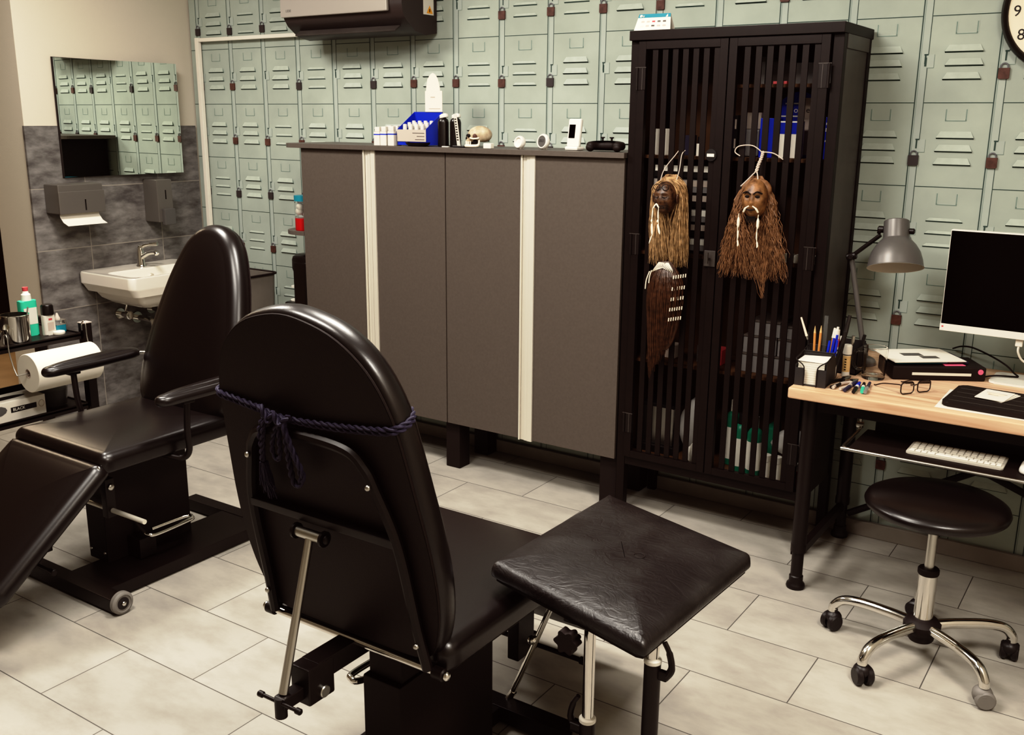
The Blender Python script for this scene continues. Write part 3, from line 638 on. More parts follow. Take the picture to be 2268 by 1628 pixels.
t = thing('game_controller', 'black game controller lying against the slatted cabinet', 'game controller', (-1.895, 3.50, ZT), 0)
P = resample(spline([(-.075, -.045), (-.050, -.055), (-.030, -.020), (0, -.014), (.030, -.020), (.050, -.055), (.075, -.045), (.078, -.010), (.055, .032), (.020, .036), (-.020, .036), (-.055, .032), (-.078, -.010)], 6, True), 60)
mb = MB(); mb.pad(P, .032, .014, .004, X=Matrix.Translation((0, 0, .006)), flat_bottom=False); part(t, 'body', mb, 'black_matte', smooth=80)
for sx, sy in ((-.035, .015), (.018, -.008)):
    mb = MB(); mb.lathe([(.004, 0), (.004, .010), (.009, .012), (.009, .016), (.001, .0155)], 18, X=Matrix.Translation((sx, sy, .040))); part(t, 'thumbstick', mb, 'black_matte')
for s in (-1, 1):
    mb = MB(); mb.ball((s * .060, -.040, .016), (.018, .018, .016), seg=14, rings=8); part(t, 'grip', mb, 'black_matte')

# ================================================================ TALL BLACK SLATTED CABINET
YD = 3.45
tc_ = thing('slatted_cabinet', 'tall black metal cabinet with slatted double doors', 'cabinet', (-1.39, 3.62, 0))
XL, XRr = -1.783, -1.000
def wb(nm, a, b, m='cab_black', bev=.002, parent=None, label=None):
    mb = MB(); mb.box(a, b, bev); return part(parent or tc_, nm, mb, m, True, label=label)
wb('top_panel', (XL, 3.43, 1.887), (XRr + .012, 3.795, 1.922))
for a, b in (((XL, YD, 0), (XL + .036, YD + .036, 1.888)), ((XRr - .028, YD, 0), (XRr + .008, YD + .036, 1.888)), ((XL, 3.755, 0), (XL + .036, 3.79, 1.888)), ((XRr - .028, 3.755, 0), (XRr + .008, 3.79, 1.888))): wb('post', a, b)
wb('bottom_rail', (XL + .036, YD + .002, .215), (XRr - .028, YD + .03, .252)); wb('bottom_panel', (XL + .01, YD + .03, .235), (XRr, 3.79, .258), 'cab_inside')
wb('side_panel', (XRr - .002, YD + .036, .23), (XRr + .004, 3.755, 1.888), 'cab_side'); wb('side_panel', (XL + .004, YD + .036, .23), (XL + .012, 3.755, 1.888), 'cab_inside')
wb('side_rail', (XRr - .004, YD + .036, 1.84), (XRr + .010, 3.756, 1.888), 'cab_side')
wb('back_panel', (XL + .02, 3.772, .23), (XRr - .01, 3.782, 1.888), 'cab_inside')
for z in (1.470, 1.100, .664): wb('shelf', (XL + .014, YD + .034, z - .012), (XRr - .004, 3.77, z), 'cab_inside', .001)
wb('shelf', (-1.395, YD + .034, 1.715), (XRr - .004, 3.77, 1.727), 'cab_inside', .001)
def slat_door(xa, xb, hinge):
    d = wb('door', (xa, YD - .012, .254), (xa + .030, YD + .010, 1.884), bev=.001); mb = MB()
    for a, b in (((xb - .030, YD - .012, .254), (xb, YD + .010, 1.884)), ((xa + .030, YD - .012, 1.855), (xb - .030, YD + .010, 1.884)), ((xa + .030, YD - .012, .254), (xb - .030, YD + .010, .282))): mb.box(a, b, .001)
    nv = d.data; off = rootloc(d)
    part(d, 'door_frame', mb, 'cab_black', True)
    w = (xb - xa - .06); p = w / 7.2
    for k in range(7):
        x = xa + .030 + p * (k + .62); mb = MB(); mb.box((x, YD - .006, .283), (x + .0225, YD + .001, 1.854), .001); part(d, 'slat', mb, 'cab_black', True)
    for z in (1.71, 1.09, .36):
        hx = xa + .012 if hinge == 'l' else xb - .012; s = 1 if hinge == 'l' else -1
        mb = MB(); mb.box((hx - .02, YD - .0135, z), (hx + .02, YD - .0122, z + .08), .0005); mb.cyl((hx - s * .014, YD - .0155, z), (hx - s * .014, YD - .0155, z + .08), .0045, 10); hn = part(d, 'hinge', mb, 'black_metal', True)
        mb = MB(); mb.box((hx - .022, YD - .0145, z + .079), (hx + .022, YD - .0128, z + .082)); mb.box((hx + s * .006, YD - .0145, z), (hx + s * .0085, YD - .0128, z + .08)); part(hn, 'grey_edge', mb, 'cab_side', True)  # lighter grey strips along the hinge edges
    return d
d1 = slat_door(-1.746, -1.394, 'l'); d2 = slat_door(-1.390, -1.034, 'r')
mb = MB(); mb.lathe([(.001, 0), (.022, 0), (.022, .005), (.001, .006)], 28, X=axis_to((-1.435, YD - .012, 1.478), (0, -1, 0))); bd = part(d1, 'round_badge', mb, 'ink', True)
mb = MB(); mb.box((-1.449, YD - .0196, 1.472), (-1.421, YD - .0185, 1.483)); part(bd, 'badge_text_strip', mb, 'label_white', True)
mb = MB(); mb.cyl((-1.418, YD - .04, 1.085), (-1.418, YD - .04, 1.125), .006); mb.tube([(-1.418, YD - .012, 1.10), (-1.418, YD - .04, 1.10)], .005); mb.box((-1.44, YD - .016, 1.07), (-1.395, YD - .012, 1.13), .002); part(d1, 'latch', mb, 'cab_side', True)

# tent card on top
t = thing('tent_card', 'folded white tent card with blue header on top of slatted cabinet', 'card', (-1.705, 3.475, 1.923), 4)
mb = MB(); w = .072; mb.quad([(-w, -.022, 0), (w, -.022, 0), (w - .010, .004, .060), (-w + .010, .004, .060)]); mb.quad([(w, .03, 0), (-w, .03, 0), (-w + .010, .0045, .060), (w - .010, .0045, .060)])
cd = part(t, 'folded_card', mb, 'paper', smooth=0)
n_ = Vector((0, -.060, .026)).normalized()
def tq(x0, x1, h0, h1, d=.0006):
    f = lambda x, h: Vector((x * (1 - .14 * h), -.022 + .026 * h, .060 * h)) + n_ * d
    return [f(x0, h0), f(x1, h0), f(x1, h1), f(x0, h1)]
mb = MB(); mb.quad(tq(-w, w, .77, .995)); part(cd, 'blue_header', mb, 'teal', smooth=0)
mb = MB(); mb.quad(tq(-.066, -.056, .81, .95, .001)); part(cd, 'logo_mark', mb, 'paper', smooth=0)
X = Matrix(((1, 0, 0, -.053), (0, .40, -.9, -.0026), (0, .9, .4, .0497), (0, 0, 0, 1))); text(cd, 'pay', .011, X, 'paper')
mb = MB(); mb.quad([tq(.050, .060, .79, .97, .001)[i] for i in (0, 1, 2)]); part(cd, 'logo_mark', mb, 'paper', smooth=0)
for i in range(5):
    for j, h in enumerate((.48, .22)):
        m_ = (('faded', 'faded', 'red_cap', 'lamp_grey', 'grey_top'), ('label_white', 'faded', 'grey_top', 'faded', 'faded'))[j][i]
        mb = MB(); mb.quad(tq(-.052 + .023 * i, -.052 + .023 * i + .013, h, h + .1, .0008)); part(cd, 'card_icon', mb, m_, smooth=0)

# ---------------- contents of the cabinet
def itm(name, label, cat, a, b, m, bev=.002, group=None, rz=0):
    mb = MB(); mb.box(a, b, bev); return solo(name, label, cat, mb, m, group=group)
S1, S2, S3, S0 = 1.4705, 1.1005, .6645, .2585
# mug
t = thing('white_mug', 'white mug on the left of the upper cabinet shelf', 'mug', (-1.665, 3.53, S1))
mb = MB(); mb.lathe([(.001, 0), (.036, 0), (.038, .004), (.038, .098), (.035, .098), (.034, .01), (.001, .008)], 28); part(t, 'cup', mb, 'ceramic')
mb = MB(); mb.tube([(-.036 - .024 * math.sin(R(a)), 0, .05 + .032 * math.cos(R(a))) for a in range(0, 181, 15)], .006, 8); part(t, 'handle', mb, 'ceramic')
itm('dark_box', 'dark purple carton right of the white mug in the slatted cabinet', 'box', (-1.60, 3.55, S1), (-1.565, 3.60, S1 + .075), 'rope')
t = thing('small_bottle', 'small cream bottle with dark top in the slatted cabinet', 'bottle', (-1.52, 3.53, S1))
mb = MB(); mb.lathe([(.001, 0), (.014, 0), (.014, .045), (.001, .046)], 16); part(t, 'bottle_body', mb, 'label_bright')
mb = MB(); mb.lathe([(.001, .045), (.011, .045), (.010, .07), (.001, .071)], 16); part(t, 'cap', mb, 'ink')
itm('grey_carton', 'tall grey carton in the left half of the upper cabinet shelf', 'box', (-1.475, 3.56, S1), (-1.445, 3.64, S1 + .150), 'faded')
t = itm('black_carton', 'black carton with grey printed labels beside the tall grey carton', 'box', (-1.432, 3.57, S1), (-1.392, 3.64, S1 + .150), 'ink')
for z in (.03, .10):
    mb = MB(); mb.box((-.015, -.0356, z), (.015, -.0352, z + .035)); part(t, 'label', mb, 'faded')
itm('grey_carton', 'grey carton stacked highest at the left of the right-hand door', 'box', (-1.375, 3.60, S1 + .1005), (-1.315, 3.68, S1 + .16), 'faded')
itm('white_carton', 'crumpled white carton beneath the grey carton behind the right door', 'box', (-1.385, 3.58, S1), (-1.310, 3.68, S1 + .10), 'clear_grey', .01)
t = itm('blue_box', 'blue carton at the left of the blue boxes behind the right door', 'box', (-1.295, 3.54, S1), (-1.245, 3.64, S1 + .14), 'blue')
t = itm('white_pack', 'slim white pack with blue label between the blue cartons, left one', 'pack', (-1.24, 3.55, S1), (-1.198, 3.60, S1 + .130), 'label_bright')
mb = MB(); mb.box((-.018, -.0256, .085), (.018, -.0252, .125)); part(t, 'blue_label', mb, 'blue')
t = itm('white_pack', 'slim white pack with blue label between the blue cartons, right one', 'pack', (-1.19, 3.555, S1), (-1.150, 3.60, S1 + .130), 'label_bright')
mb = MB(); mb.box((-.017, -.0231, .085), (.017, -.0227, .125)); part(t, 'blue_label', mb, 'blue')
# display board behind packs
t = thing('display_board', 'blue and white display board with rounded top behind the white packs', 'display', (-1.18, 3.64, S1))
mb = MB(); mb.prism([(-.075, 0), (.06, 0), (.06, .205)] + [(.06 - .135 * k / 8, .205 + .030 * math.sin(R(180 * k / 8))) for k in range(1, 8)] + [(-.075, .205)], 0, .004, X=face_front(0, 0, 0)); bb = part(t, 'board', mb, 'blue')
mb = MB(); mb.box((.012, -.0046, .01), (.058, -.0042, .212)); part(bb, 'grey_panel', mb, 'faded')
text(bb, 'loc', .03, face_front(-.034, -.0045, .160), 'label_bright'); text(bb, 'en', .03, face_front(.018, -.005, .160), 'ink')
mb = MB(); mb.box((-.075, -.0046, .145), (.010, -.0042, .150)); mb.box((-.06, -.0046, .190), (.0, -.0042, .195)); part(bb, 'print_line', mb, 'label_bright')
t = itm('white_bottle', 'white plastic bottle with blue lower half beside the display board', 'bottle', (-1.098, 3.56, S1 + .0), (-1.07, 3.59, S1 + .19), 'label_bright', .008)
mb = MB(); mb.box((-.0146, -.0156, .0), (.0146, .0156, .14), .006); lb = part(t, 'blue_sleeve', mb, 'blue'); text(lb, 'T', .03, face_front(-.008, -.0160, .01), 'label_bright')
t = itm('blue_box', 'blue carton with white print at the right end of the upper shelf', 'box', (-1.062, 3.54, S1), (-1.025, 3.62, S1 + .145), 'blue')
for z, h in ((.118, .008), (.06, .006), (.095, .012)):
    mb = MB(); mb.box((-.013, -.0406, z), (.013, -.0402, z + h)); part(t, 'print_line', mb, 'label_bright')
text(t, 'o', .035, face_front(-.010, -.0408, .012), 'label_bright')
for i, x in enumerate((-1.345, -1.30, -1.2)): itm('file_box', ['pale file box at the left of the small top shelf', 'dark file box in the middle of the small top shelf', 'grey file box at the right of the small top shelf'][i], 'box', (x, 3.58, 1.7275), (x + (.04, .09, .15)[i], 3.74, 1.7275 + (.10, .09, .075)[i]), ('grey_box', 'dark_wood', 'grey_box')[i])
itm('red_book', 'thin red-brown book lying under the boxes on small top shelf', 'book', (-1.255, 3.53, 1.7275), (-1.205, 3.575, 1.738), 'red_cap', .001)
# drawer tower in the middle left
t = thing('drawer_tower', 'dark plastic drawer tower with pale labels on middle left shelf', 'drawers', (-1.585, 3.62, S2))
mb = MB(); mb.box((-.125, -.09, 0), (.125, .11, .345), .004); part(t, 'housing', mb, 'ink')
for k in range(6):
    mb = MB(); mb.box((-.118, -.098, .012 + .055 * k), (.118, -.09, .06 + .055 * k), .002); d = part(t, 'drawer', mb, ('clear_grey', 'ink')[k % 2])
    mb = MB(); mb.box((-.112, -.0995, .035 + .055 * k), (.112, -.0982, .057 + .055 * k)); part(d, 'paper_label', mb, ('label_bright', 'faded', 'label_bright', 'faded', 'faded', 'label_bright')[k])
for k in range(3): itm('white_carton', ['small white carton on the middle right shelf, left of three', 'small white carton on the middle right shelf, centre of three', 'small white carton on the middle right shelf, right of three'][k], 'box', (-1.165 + .044 * k, 3.5, S2), (-1.13 + .044 * k, 3.54, S2 + .03), 'label_bright', .002, 'small white cartons on the middle right shelf')
# organiser boxes on the lower shelf
for i, (x, z, w, h) in enumerate(((-1.32, S3, .14, .075), (-1.175, S3, .135, .075), (-1.30, S3 + .0755, .13, .07), (-1.165, S3 + .0755, .12, .07), (-1.28, S3 + .146, .12, .06), (-1.15, S3 + .146, .11, .05))):
    t = thing('organiser_box', 'clear grey organiser box on the lower right shelf, ' + ['bottom left', 'bottom right', 'middle left', 'middle right', 'top left', 'top right'][i] + ' of the stack', 'box', (x + w / 2, 3.60, z), 0, 'organiser boxes on the lower shelf')
    mb = MB(); mb.box((-w / 2, -.07, 0), (w / 2, .10, h - .008), .003); part(t, 'tub', mb, 'clear_grey')
    mb = MB(); mb.box((-w / 2 - .001, -.072, h - .008), (w / 2 + .001, .102, h), .002); part(t, 'lid', mb, 'grey_top')
for i, (x, m_, h) in enumerate(((-1.70, 'grey_box', .13), (-1.64, 'faded', .05), (-1.50, 'grey_box', .07), (-1.44, 'red_cap', .06))):
    itm('small_carton', ['grey carton at the left end of the lower shelf', 'small beige carton on the lower left shelf', 'low grey carton on the lower left shelf', 'small reddish carton near the door gap on lower shelf'][i], 'box', (x, 3.56, S3), (x + .045, 3.64, S3 + h), m_)
# bottom: grey tin, bags, green bottles, pots
t = itm('metal_tin', 'grey ribbed metal tin at bottom left of the slatted cabinet', 'tin', (-1.735, 3.56, S0 + .03), (-1.585, 3.72, S0 + .20), 'steel', .006)
mb = MB(); mb.box((-.076, -.0805, .16), (.076, .0805, .176), .003); part(t, 'lid', mb, 'ink')
itm('black_tray', 'black tray under the ribbed metal tin', 'tray', (-1.75, 3.54, S0), (-1.57, 3.74, S0 + .0295), 'ink')
def crumple(name, label, c, r, seed, m='clear'):
    rnd = random.Random(seed); mb = MB(); mb.ball((0, 0, 0), 1, seg=20, rings=14)
    ds = [(Vector((rnd.uniform(-1, 1), rnd.uniform(-1, 1), rnd.uniform(-1, 1))).normalized(), rnd.uniform(-.2, .18)) for _ in range(40)]
    vs = []
    for v in mb.v:
        v = Vector(v); k = 1 + sum(a * max(0, v.dot(d)) ** 12 for d, a in ds); p = Vector((v.x * r[0], v.y * r[1], v.z * r[2])) * k; p.z = max(p.z, -r[2] * .98); vs.append(tuple(p + Vector(c) + Vector((0, 0, r[2] * .98))))
    mb.v = vs; return solo(name, label, 'bag', mb, m, smooth=25)
crumple('plastic_bag', 'crumpled white plastic bag at the bottom behind the left door', (-1.505, 3.61, S0), (.072, .07, .125), 1, 'bag_white')
crumple('plastic_bag', 'small crumpled white bag in front of the larger bag', (-1.45, 3.505, S0), (.055, .024, .045), 2, 'label_bright')
crumple('plastic_bag', 'crumpled clear bag lying on the white pots', (-1.10, 3.56, S0 + .0985), (.075, .055, .05), 3, 'bag_white')
for i, (x, y) in enumerate(((-1.345, 3.60), (-1.289, 3.545), (-1.226, 3.53))):
    t = thing('disinfectant_bottle', ['green bottle with white label behind the right door, rearmost', 'green bottle with white label and dark cap, middle one of three', 'green bottle with white label and white cap, frontmost of three'][i], 'bottle', (x, y, S0), 0, 'green bottles in the slatted cabinet')
    h = (.22, .19, .19)[i]
    mb = MB(); mb.lathe([(.001, 0), (.028, 0), (.030, .004), (.030, h * .88), (.022, h * .96), (.012, h), (.001, h)], 24); part(t, 'bottle_body', mb, 'green_bottle')
    mb = MB(); mb.lathe([(.0305, h * .12), (.0306, h * .72)], 24); part(t, 'paper_label', mb, 'label_bright')
    mb = MB(); mb.lathe([(.001, h), (.012, h), (.011, h + .045), (.001, h + .046)], 16); part(t, 'cap', mb, ('label_bright', 'ink', 'label_bright')[i])
t = itm('green_canister', 'square green canister right of the green bottles', 'canister', (-1.205, 3.56, S0), (-1.165, 3.66, S0 + .19), 'green_bottle', .01)
for i, x in enumerate((-1.173, -1.13, -1.088)):
    t = thing('white_pot', ['white lidded pot nearest the green canister', 'white lidded pot in the middle of the row of pots', 'white lidded pot nearest the red bottle'][i], 'pot', (x, 3.515, S0), 0, 'white pots at the cabinet bottom')
    mb = MB(); mb.lathe([(.001, 0), (.019, 0), (.0195, .07), (.001, .07)], 20); part(t, 'pot_body', mb, 'label_bright')
    mb = MB(); mb.lathe([(.001, .07), (.0205, .07), (.0205, .095), (.001, .096)], 20); part(t, 'lid', mb, 'white_plastic')
t = thing('red_bottle', 'small red bottle with white cap at bottom right of slatted cabinet', 'bottle', (-1.048, 3.51, S0))
mb = MB(); mb.lathe([(.001, 0), (.017, 0), (.018, .05), (.012, .058), (.001, .058)], 18); part(t, 'bottle_body', mb, 'red')
mb = MB(); mb.lathe([(.001, .058), (.012, .058), (.012, .085), (.001, .086)], 18); part(t, 'cap', mb, 'label_bright')

# ---------------- heads hanging on the doors
def face(c, r, rz, dark, seed=0):
    """a carved face looking toward local -Y; returns mesh builder"""
    def disp(v):
        x, y, z = v
        g = lambda cx, cz, sx, sz, a: a * math.exp(-((x - cx) / sx) ** 2 - ((z - cz) / sz) ** 2)
        k = 0
        if y < .25:
            k += g(0, -.02, .13, .22, .16) + g(0, -.20, .17, .09, .12)                    # nose
            k += g(-.36, .30, .30, .08, .08) + g(.36, .30, .30, .08, .08)                 # brows
            k -= g(-.36, .13, .17, .10, .14) + g(.36, .13, .17, .10, .14)                 # sockets
            k += g(-.36, .12, .11, .05, .07) + g(.36, .12, .11, .05, .07)                 # lids
            k += g(-.5, -.18, .2, .2, .08) + g(.5, -.18, .2, .2, .08)                     # cheeks
            k += g(0, -.40, .28, .05, .09) + g(0, -.52, .24, .05, .09) - g(0, -.46, .26, .025, .07)   # lips
            k += g(0, -.78, .25, .16, .10) - g(0, -.65, .3, .06, .04)                     # chin
        return 1 + k
    mb = MB(); mb.ball((0, 0, 0), 1, seg=56, rings=44)
    X = Matrix.Translation(c) @ Matrix.Rotation(R(rz), 4, 'Z')
    mb.v = [tuple(X @ Vector((v[0] * r[0] * disp(v), v[1] * r[1] * disp(v), v[2] * r[2] * (1 + (disp(v) - 1) * .3)))) for v in mb.v]
    return mb, X
def strands(roots, seed, wave, wfreq, nseg=14, rad=.0016, side=3):
    """hair: list of (start, shoulder, end) polylines drawn as thin tapering strands"""
    rnd = random.Random(seed); mb = MB()
    for p0, p1, p2 in roots:
        pts = []; ph = rnd.uniform(0, 6.28); ph2 = rnd.uniform(0, 6.28); w = wave * rnd.uniform(.6, 1.2)
        base = spline([p0, p1, Vector(p1).lerp(Vector(p2), .5) + Vector((rnd.uniform(-.008, .008), 0, 0)), p2], 5)
        m = len(base)
        for i, b in enumerate(base):
            t = i / (m - 1); a = w * min(1, t * 3); pts.append(b + Vector((a * math.sin(wfreq * t + ph), a * .6 * math.cos(wfreq * t + ph2), 0)))
        mb.tube(pts, [rad * (1 - .75 * (i / (m - 1)) ** 2) for i in range(m)], side, 0, cap=False)
    return mb
def hair_roots(n, c, top, rx, ry, zs, endw, zend, seed, face_gap, tail=None, yb=3.437, crown=.012):
    rnd = random.Random(seed); o = []
    for i in range(n):
        a = rnd.uniform(0, 2 * math.pi); sx = math.cos(a); sy = math.sin(a)
        if sy < -.25 and abs(sx) < face_gap: 
            if rnd.random() < .93: sx = math.copysign(rnd.uniform(face_gap, 1), sx if sx else 1); sy = rnd.uniform(-.5, .3)
        q = rnd.uniform(.75, 1.05)
        p0 = (c[0] + sx * .018, min(yb, c[1] + sy * crown), top + rnd.uniform(-.006, .004) - (.012 if sy < 0 else 0))
        p1 = (c[0] + sx * rx * q, min(yb, c[1] + sy * ry * q), zs + rnd.uniform(-.02, .025))
        p2 = (c[0] + (sx * .55 + rnd.uniform(-.5, .5)) * endw, min(yb, c[1] + .012 + sy * .022), zend + rnd.uniform(-.03, .09) * 1.0)
        if tail and rnd.random() < .06: p2 = (tail[0] + rnd.uniform(-.006, .006), c[1], tail[1] + rnd.uniform(0, .06))
        o.append((p0, p1, p2))
    return o
def bead_string(t, pts, items, m='bone_white', dx=0):
    sh = lambda p: (p[0] + dx, p[1], p[2])
    pts = [sh(p) for p in pts]; items = [(sh(p), sh(q), r) for p, q, r in items]
    mb = MB(); mb.tube(spline(pts, 5), .0013, 6); s = part(t, 'string', mb, 'ivory', True)
    for p, q, r in items:
        mb = MB(); a, b = Vector(p), Vector(q); d = b - a; mb.tube([a, a + d * .25, a + d * .75, b], [r * .5, r, r, r * .35], 8); part(s, 'bead', mb, m, True)
# head on the left door
c1 = (-1.575, 3.362, 1.322)
t = thing('shrunken_head', 'shrunken head ornament with dark carved face and straight blond-brown hair', 'head ornament', (-1.60, 3.43, 1.40))
mb, X = face(c1, (.042, .046, .060), 2, True); fc = part(t, 'face', mb, 'face_dark', True, smooth=80)
for s in (-1, 1):
    mb = MB(); mb.tube([X @ Vector((s * .0165 + .010 * math.cos(R(a)), -.046, .007 + .0035 * math.sin(R(a)))) for a in range(180, 361, 20)], .0014, 6); part(fc, 'closed_eye', mb, 'dark_hole', True)
    mb = MB(); mb.ball(tuple(X @ Vector((s * .047, .005, -.002))), (.006, .010, .018), seg=10, rings=8); part(fc, 'ear', mb, 'face_dark', True)
mb = MB()
for s in (-1, 1): mb.tube([X @ Vector((s * .017 + .013 * math.cos(R(a)), -.0455 + .006 * (abs(math.sin(R(a)))), .040 + .011 * math.sin(R(a)))) for a in range(0, 360, 24)], .0014, 6, closed=True)
part(fc, 'forehead_scroll', mb, 'dark_hole', True)
mb = MB(); mb.tube([X @ Vector((.018 * math.cos(R(a)), -.052, -.031 + .004 * math.sin(R(a)))) for a in range(0, 360, 24)], .0016, 6, closed=True); part(fc, 'mouth_stitch', mb, 'dark_hole', True)
part(t, 'hair', strands(hair_roots(640, (-1.578, 3.404), 1.400, .066, .040, 1.33, .080, 1.085, 5, .60, crown=.045), 6, .004, 7, rad=.0016), 'hair_light', True, smooth=0)
mb = MB(); mb.ball((-1.576, 3.404, 1.355), (.053, .030, .042), seg=20, rings=14); part(t, 'scalp', mb, 'hair_light', True, smooth=80)
for xa, xb in ((-1.612, -1.570), (-1.550, -1.545)):
    mb = MB(); mb.tube(spline([(xa, 3.385, 1.365), (xa + .004, 3.41, 1.42), (xb - .006, 3.436, 1.475), (xb, 3.452, 1.492)], 6), .0016, 6); part(t, 'hanging_cord', mb, 'faded', True)
y_ = 3.305
bead_string(t, [(-1.626, y_, 1.288), (-1.628, y_, 1.25), (-1.624, y_, 1.215)], [((-1.616, y_ + .006, 1.303), (-1.628, y_ + .004, 1.284), .003), ((-1.626, y_, 1.28), (-1.628, y_, 1.248), .0024), ((-1.629, y_, 1.245), (-1.629, y_, 1.234), .0036), ((-1.628, y_, 1.228), (-1.624, y_, 1.186), .0042), ((-1.625, y_, 1.188), (-1.636, y_, 1.155), .0022)], 'ivory', .030)
bead_string(t, [(-1.604, y_, 1.288), (-1.602, y_, 1.25), (-1.600, y_, 1.215)], [((-1.616, y_ + .006, 1.303), (-1.604, y_ + .004, 1.288), .003), ((-1.604, y_, 1.28), (-1.604, y_, 1.248), .0024), ((-1.604, y_, 1.245), (-1.606, y_, 1.234), .0036), ((-1.604, y_, 1.228), (-1.594, y_, 1.192), .0042)], 'ivory', .030)
# head on the right door
c2 = (-1.232, 3.366, 1.335)
t = thing('shrunken_head', 'shrunken head ornament with tan face, moustache beads and crimped brown hair', 'head ornament', (-1.25, 3.43, 1.40))
mb, X = face(c2, (.045, .047, .068), 6, False); fc = part(t, 'face', mb, 'face_tan', True, smooth=80)
for s in (-1, 1):
    mb = MB(); mb.ball(tuple(X @ Vector((s * .0175, -.040, .010))), (.0095, .006, .0045), seg=12, rings=8); part(fc, 'eye', mb, 'dark_hole', True)
    mb = MB(); mb.tube(spline([X @ Vector((s * .005, -.049, .018)), X @ Vector((s * .018, -.047, .027)), X @ Vector((s * .034, -.037, .020))], 5), .0022, 6); part(fc, 'eyebrow', mb, 'dark_hole', True)
    mb = MB(); mb.tube(spline([X @ Vector((s * .006, -.055, -.022)), X @ Vector((s * .018, -.053, -.030)), X @ Vector((s * .026, -.047, -.044))], 5), [.0022] * 5 + [.0036] * 5 + [.0028], 8); part(fc, 'moustache_quill', mb, 'ivory', True)
mb = MB(); mb.tube(spline([X @ Vector((-.016, -.052, -.033)), X @ Vector((0, -.056, -.036)), X @ Vector((.016, -.052, -.033))], 5), .0022, 6); part(fc, 'mouth_line', mb, 'dark_hole', True)
mb = MB()
for k in range(9): mb.tube([X @ Vector((-.016 + .004 * k, -.046, -.058)), X @ Vector((-.014 + .0036 * k, -.044, -.082))], [.0022, .0008], 5)
part(fc, 'goatee', mb, 'dark_hole', True)
part(t, 'hair', strands(hair_roots(800, (-1.245, 3.405), 1.408, .074, .040, 1.30, .135, 1.065, 15, .64, (-1.195, .975)), 16, .0042, 40, rad=.0016), 'hair_brown', True, smooth=0)
mb = MB(); mb.ball((-1.243, 3.406, 1.362), (.056, .028, .044), seg=20, rings=14); part(t, 'scalp', mb, 'hair_brown', True, smooth=80)
mb = MB()
pth = [(-1.247, 3.40, 1.425), (-1.246, 3.415, 1.45), (-1.242, 3.43, 1.475), (-1.240, 3.436, 1.495)]
for ph in (0, 180): mb.tube([Vector(p) + Vector((.0035 * math.cos(i * 1.15 + R(ph)), .0035 * math.sin(i * 1.15 + R(ph)), 0)) for i, p in enumerate(spline(pth, 8))], .0034, 6)
part(t, 'braided_cord', mb, 'faded', True)
mb = MB(); mb.tube(spline([(-1.290, 3.372, 1.375), (-1.268, 3.382, 1.40), (-1.247, 3.40, 1.425), (-1.232, 3.382, 1.40), (-1.222, 3.37, 1.362), (-1.219, 3.365, 1.33)], 6), .0022, 6); part(t, 'hanging_cord', mb, 'faded', True)
mb = MB(); mb.tube(spline([(-1.242, 3.436, 1.492), (-1.28, 3.436, 1.515), (-1.33, 3.436, 1.512), (-1.345, 3.438, 1.492), (-1.325, 3.438, 1.478)], 6), .002, 6); mb.tube(spline([(-1.242, 3.436, 1.494), (-1.20, 3.434, 1.490), (-1.165, 3.434, 1.470)], 6), .002, 6); part(t, 'knotted_cord', mb, 'faded', True)
y_ = 3.312
for s, x in ((-1, -1.293), (1, -1.222)):
    bead_string(t, [(x, y_, 1.285), (x - .002, y_, 1.24), (x + .002, y_, 1.17)], [((x, y_, 1.272), (x, y_, 1.236), .0052), ((x - s * .002, y_, 1.226), (x - s * .001, y_, 1.196), .0024), ((x + .001, y_, 1.192), (x + .005, y_, 1.172), .003)], 'ivory', .026)
# hair piece below
t = thing('hair_ornament', 'long dark brown hair bundle with white beadwork hanging on left door', 'hair ornament', (-1.585, 3.43, 1.08))
rnd = random.Random(31); rt = []
for i in range(620):
    a = rnd.uniform(0, 2 * math.pi); q = math.sqrt(rnd.random()); sx = math.cos(a) * q; sy = math.sin(a) * (.6 + .4 * q)
    p0 = (-1.578 + sx * .02, min(3.43, 3.405 + sy * .014), 1.078 + rnd.uniform(-.006, .003)); p1 = (-1.575 + sx * .071, min(3.434, 3.398 + sy * .040), .99 + rnd.uniform(-.03, .02))
    p2 = (-1.585 + sx * .052, min(3.434, 3.408 + sy * .022), .72 + .09 * sx + rnd.uniform(-.03, .05)); rt.append((p0, p1, p2))
hm = strands(rt, 33, .0025, 5, rad=.0021); hm.ball((-1.577, 3.412, .90), (.062, .020, .17), seg=20, rings=16); part(t, 'hair', hm, 'hair_dark', True, smooth=0)
mb = MB()
for i in range(14): mb.tube(spline([(-1.625 + .0065 * i, 3.372 + .0012 * abs(i - 7), 1.038 + .003 * (7 - abs(i - 7))), (-1.612 + .0056 * i, 3.376, 1.060 - .001 * abs(i - 6)), (-1.602 + .003 * i, 3.39, 1.076)], 4), .0014, 5)
part(t, 'bead_band', mb, 'bone_white', True)
for g, z in enumerate((1.030, .985, .945, .905, .866)):
    mb = MB()
    for i in range(6): mb.tube([(-1.528 + .007 * i - .003 * g, 3.368 + .006 * i, z + .004 + .0012 * i), (-1.529 + .007 * i - .003 * g, 3.368 + .006 * i, z - .009 + .0012 * i)], .0022, 6)
    part(t, 'bead_row', mb, 'bone_white', True)
mb = MB(); mb.tube(spline([(-1.632, 3.374, 1.04), (-1.645, 3.376, 1.005), (-1.650, 3.38, .97)], 4), .0022, 6); mb.tube(spline([(-1.622, 3.370, 1.045), (-1.630, 3.372, 1.02), (-1.633, 3.374, .995)], 4), .0022, 6); part(t, 'bead_string', mb, 'bone_white', True)
mb = MB(); mb.tube([(-1.585, 3.405, 1.075), (-1.583, 3.432, 1.09)], .003, 6); part(t, 'hanging_cord', mb, 'hair_dark', True)

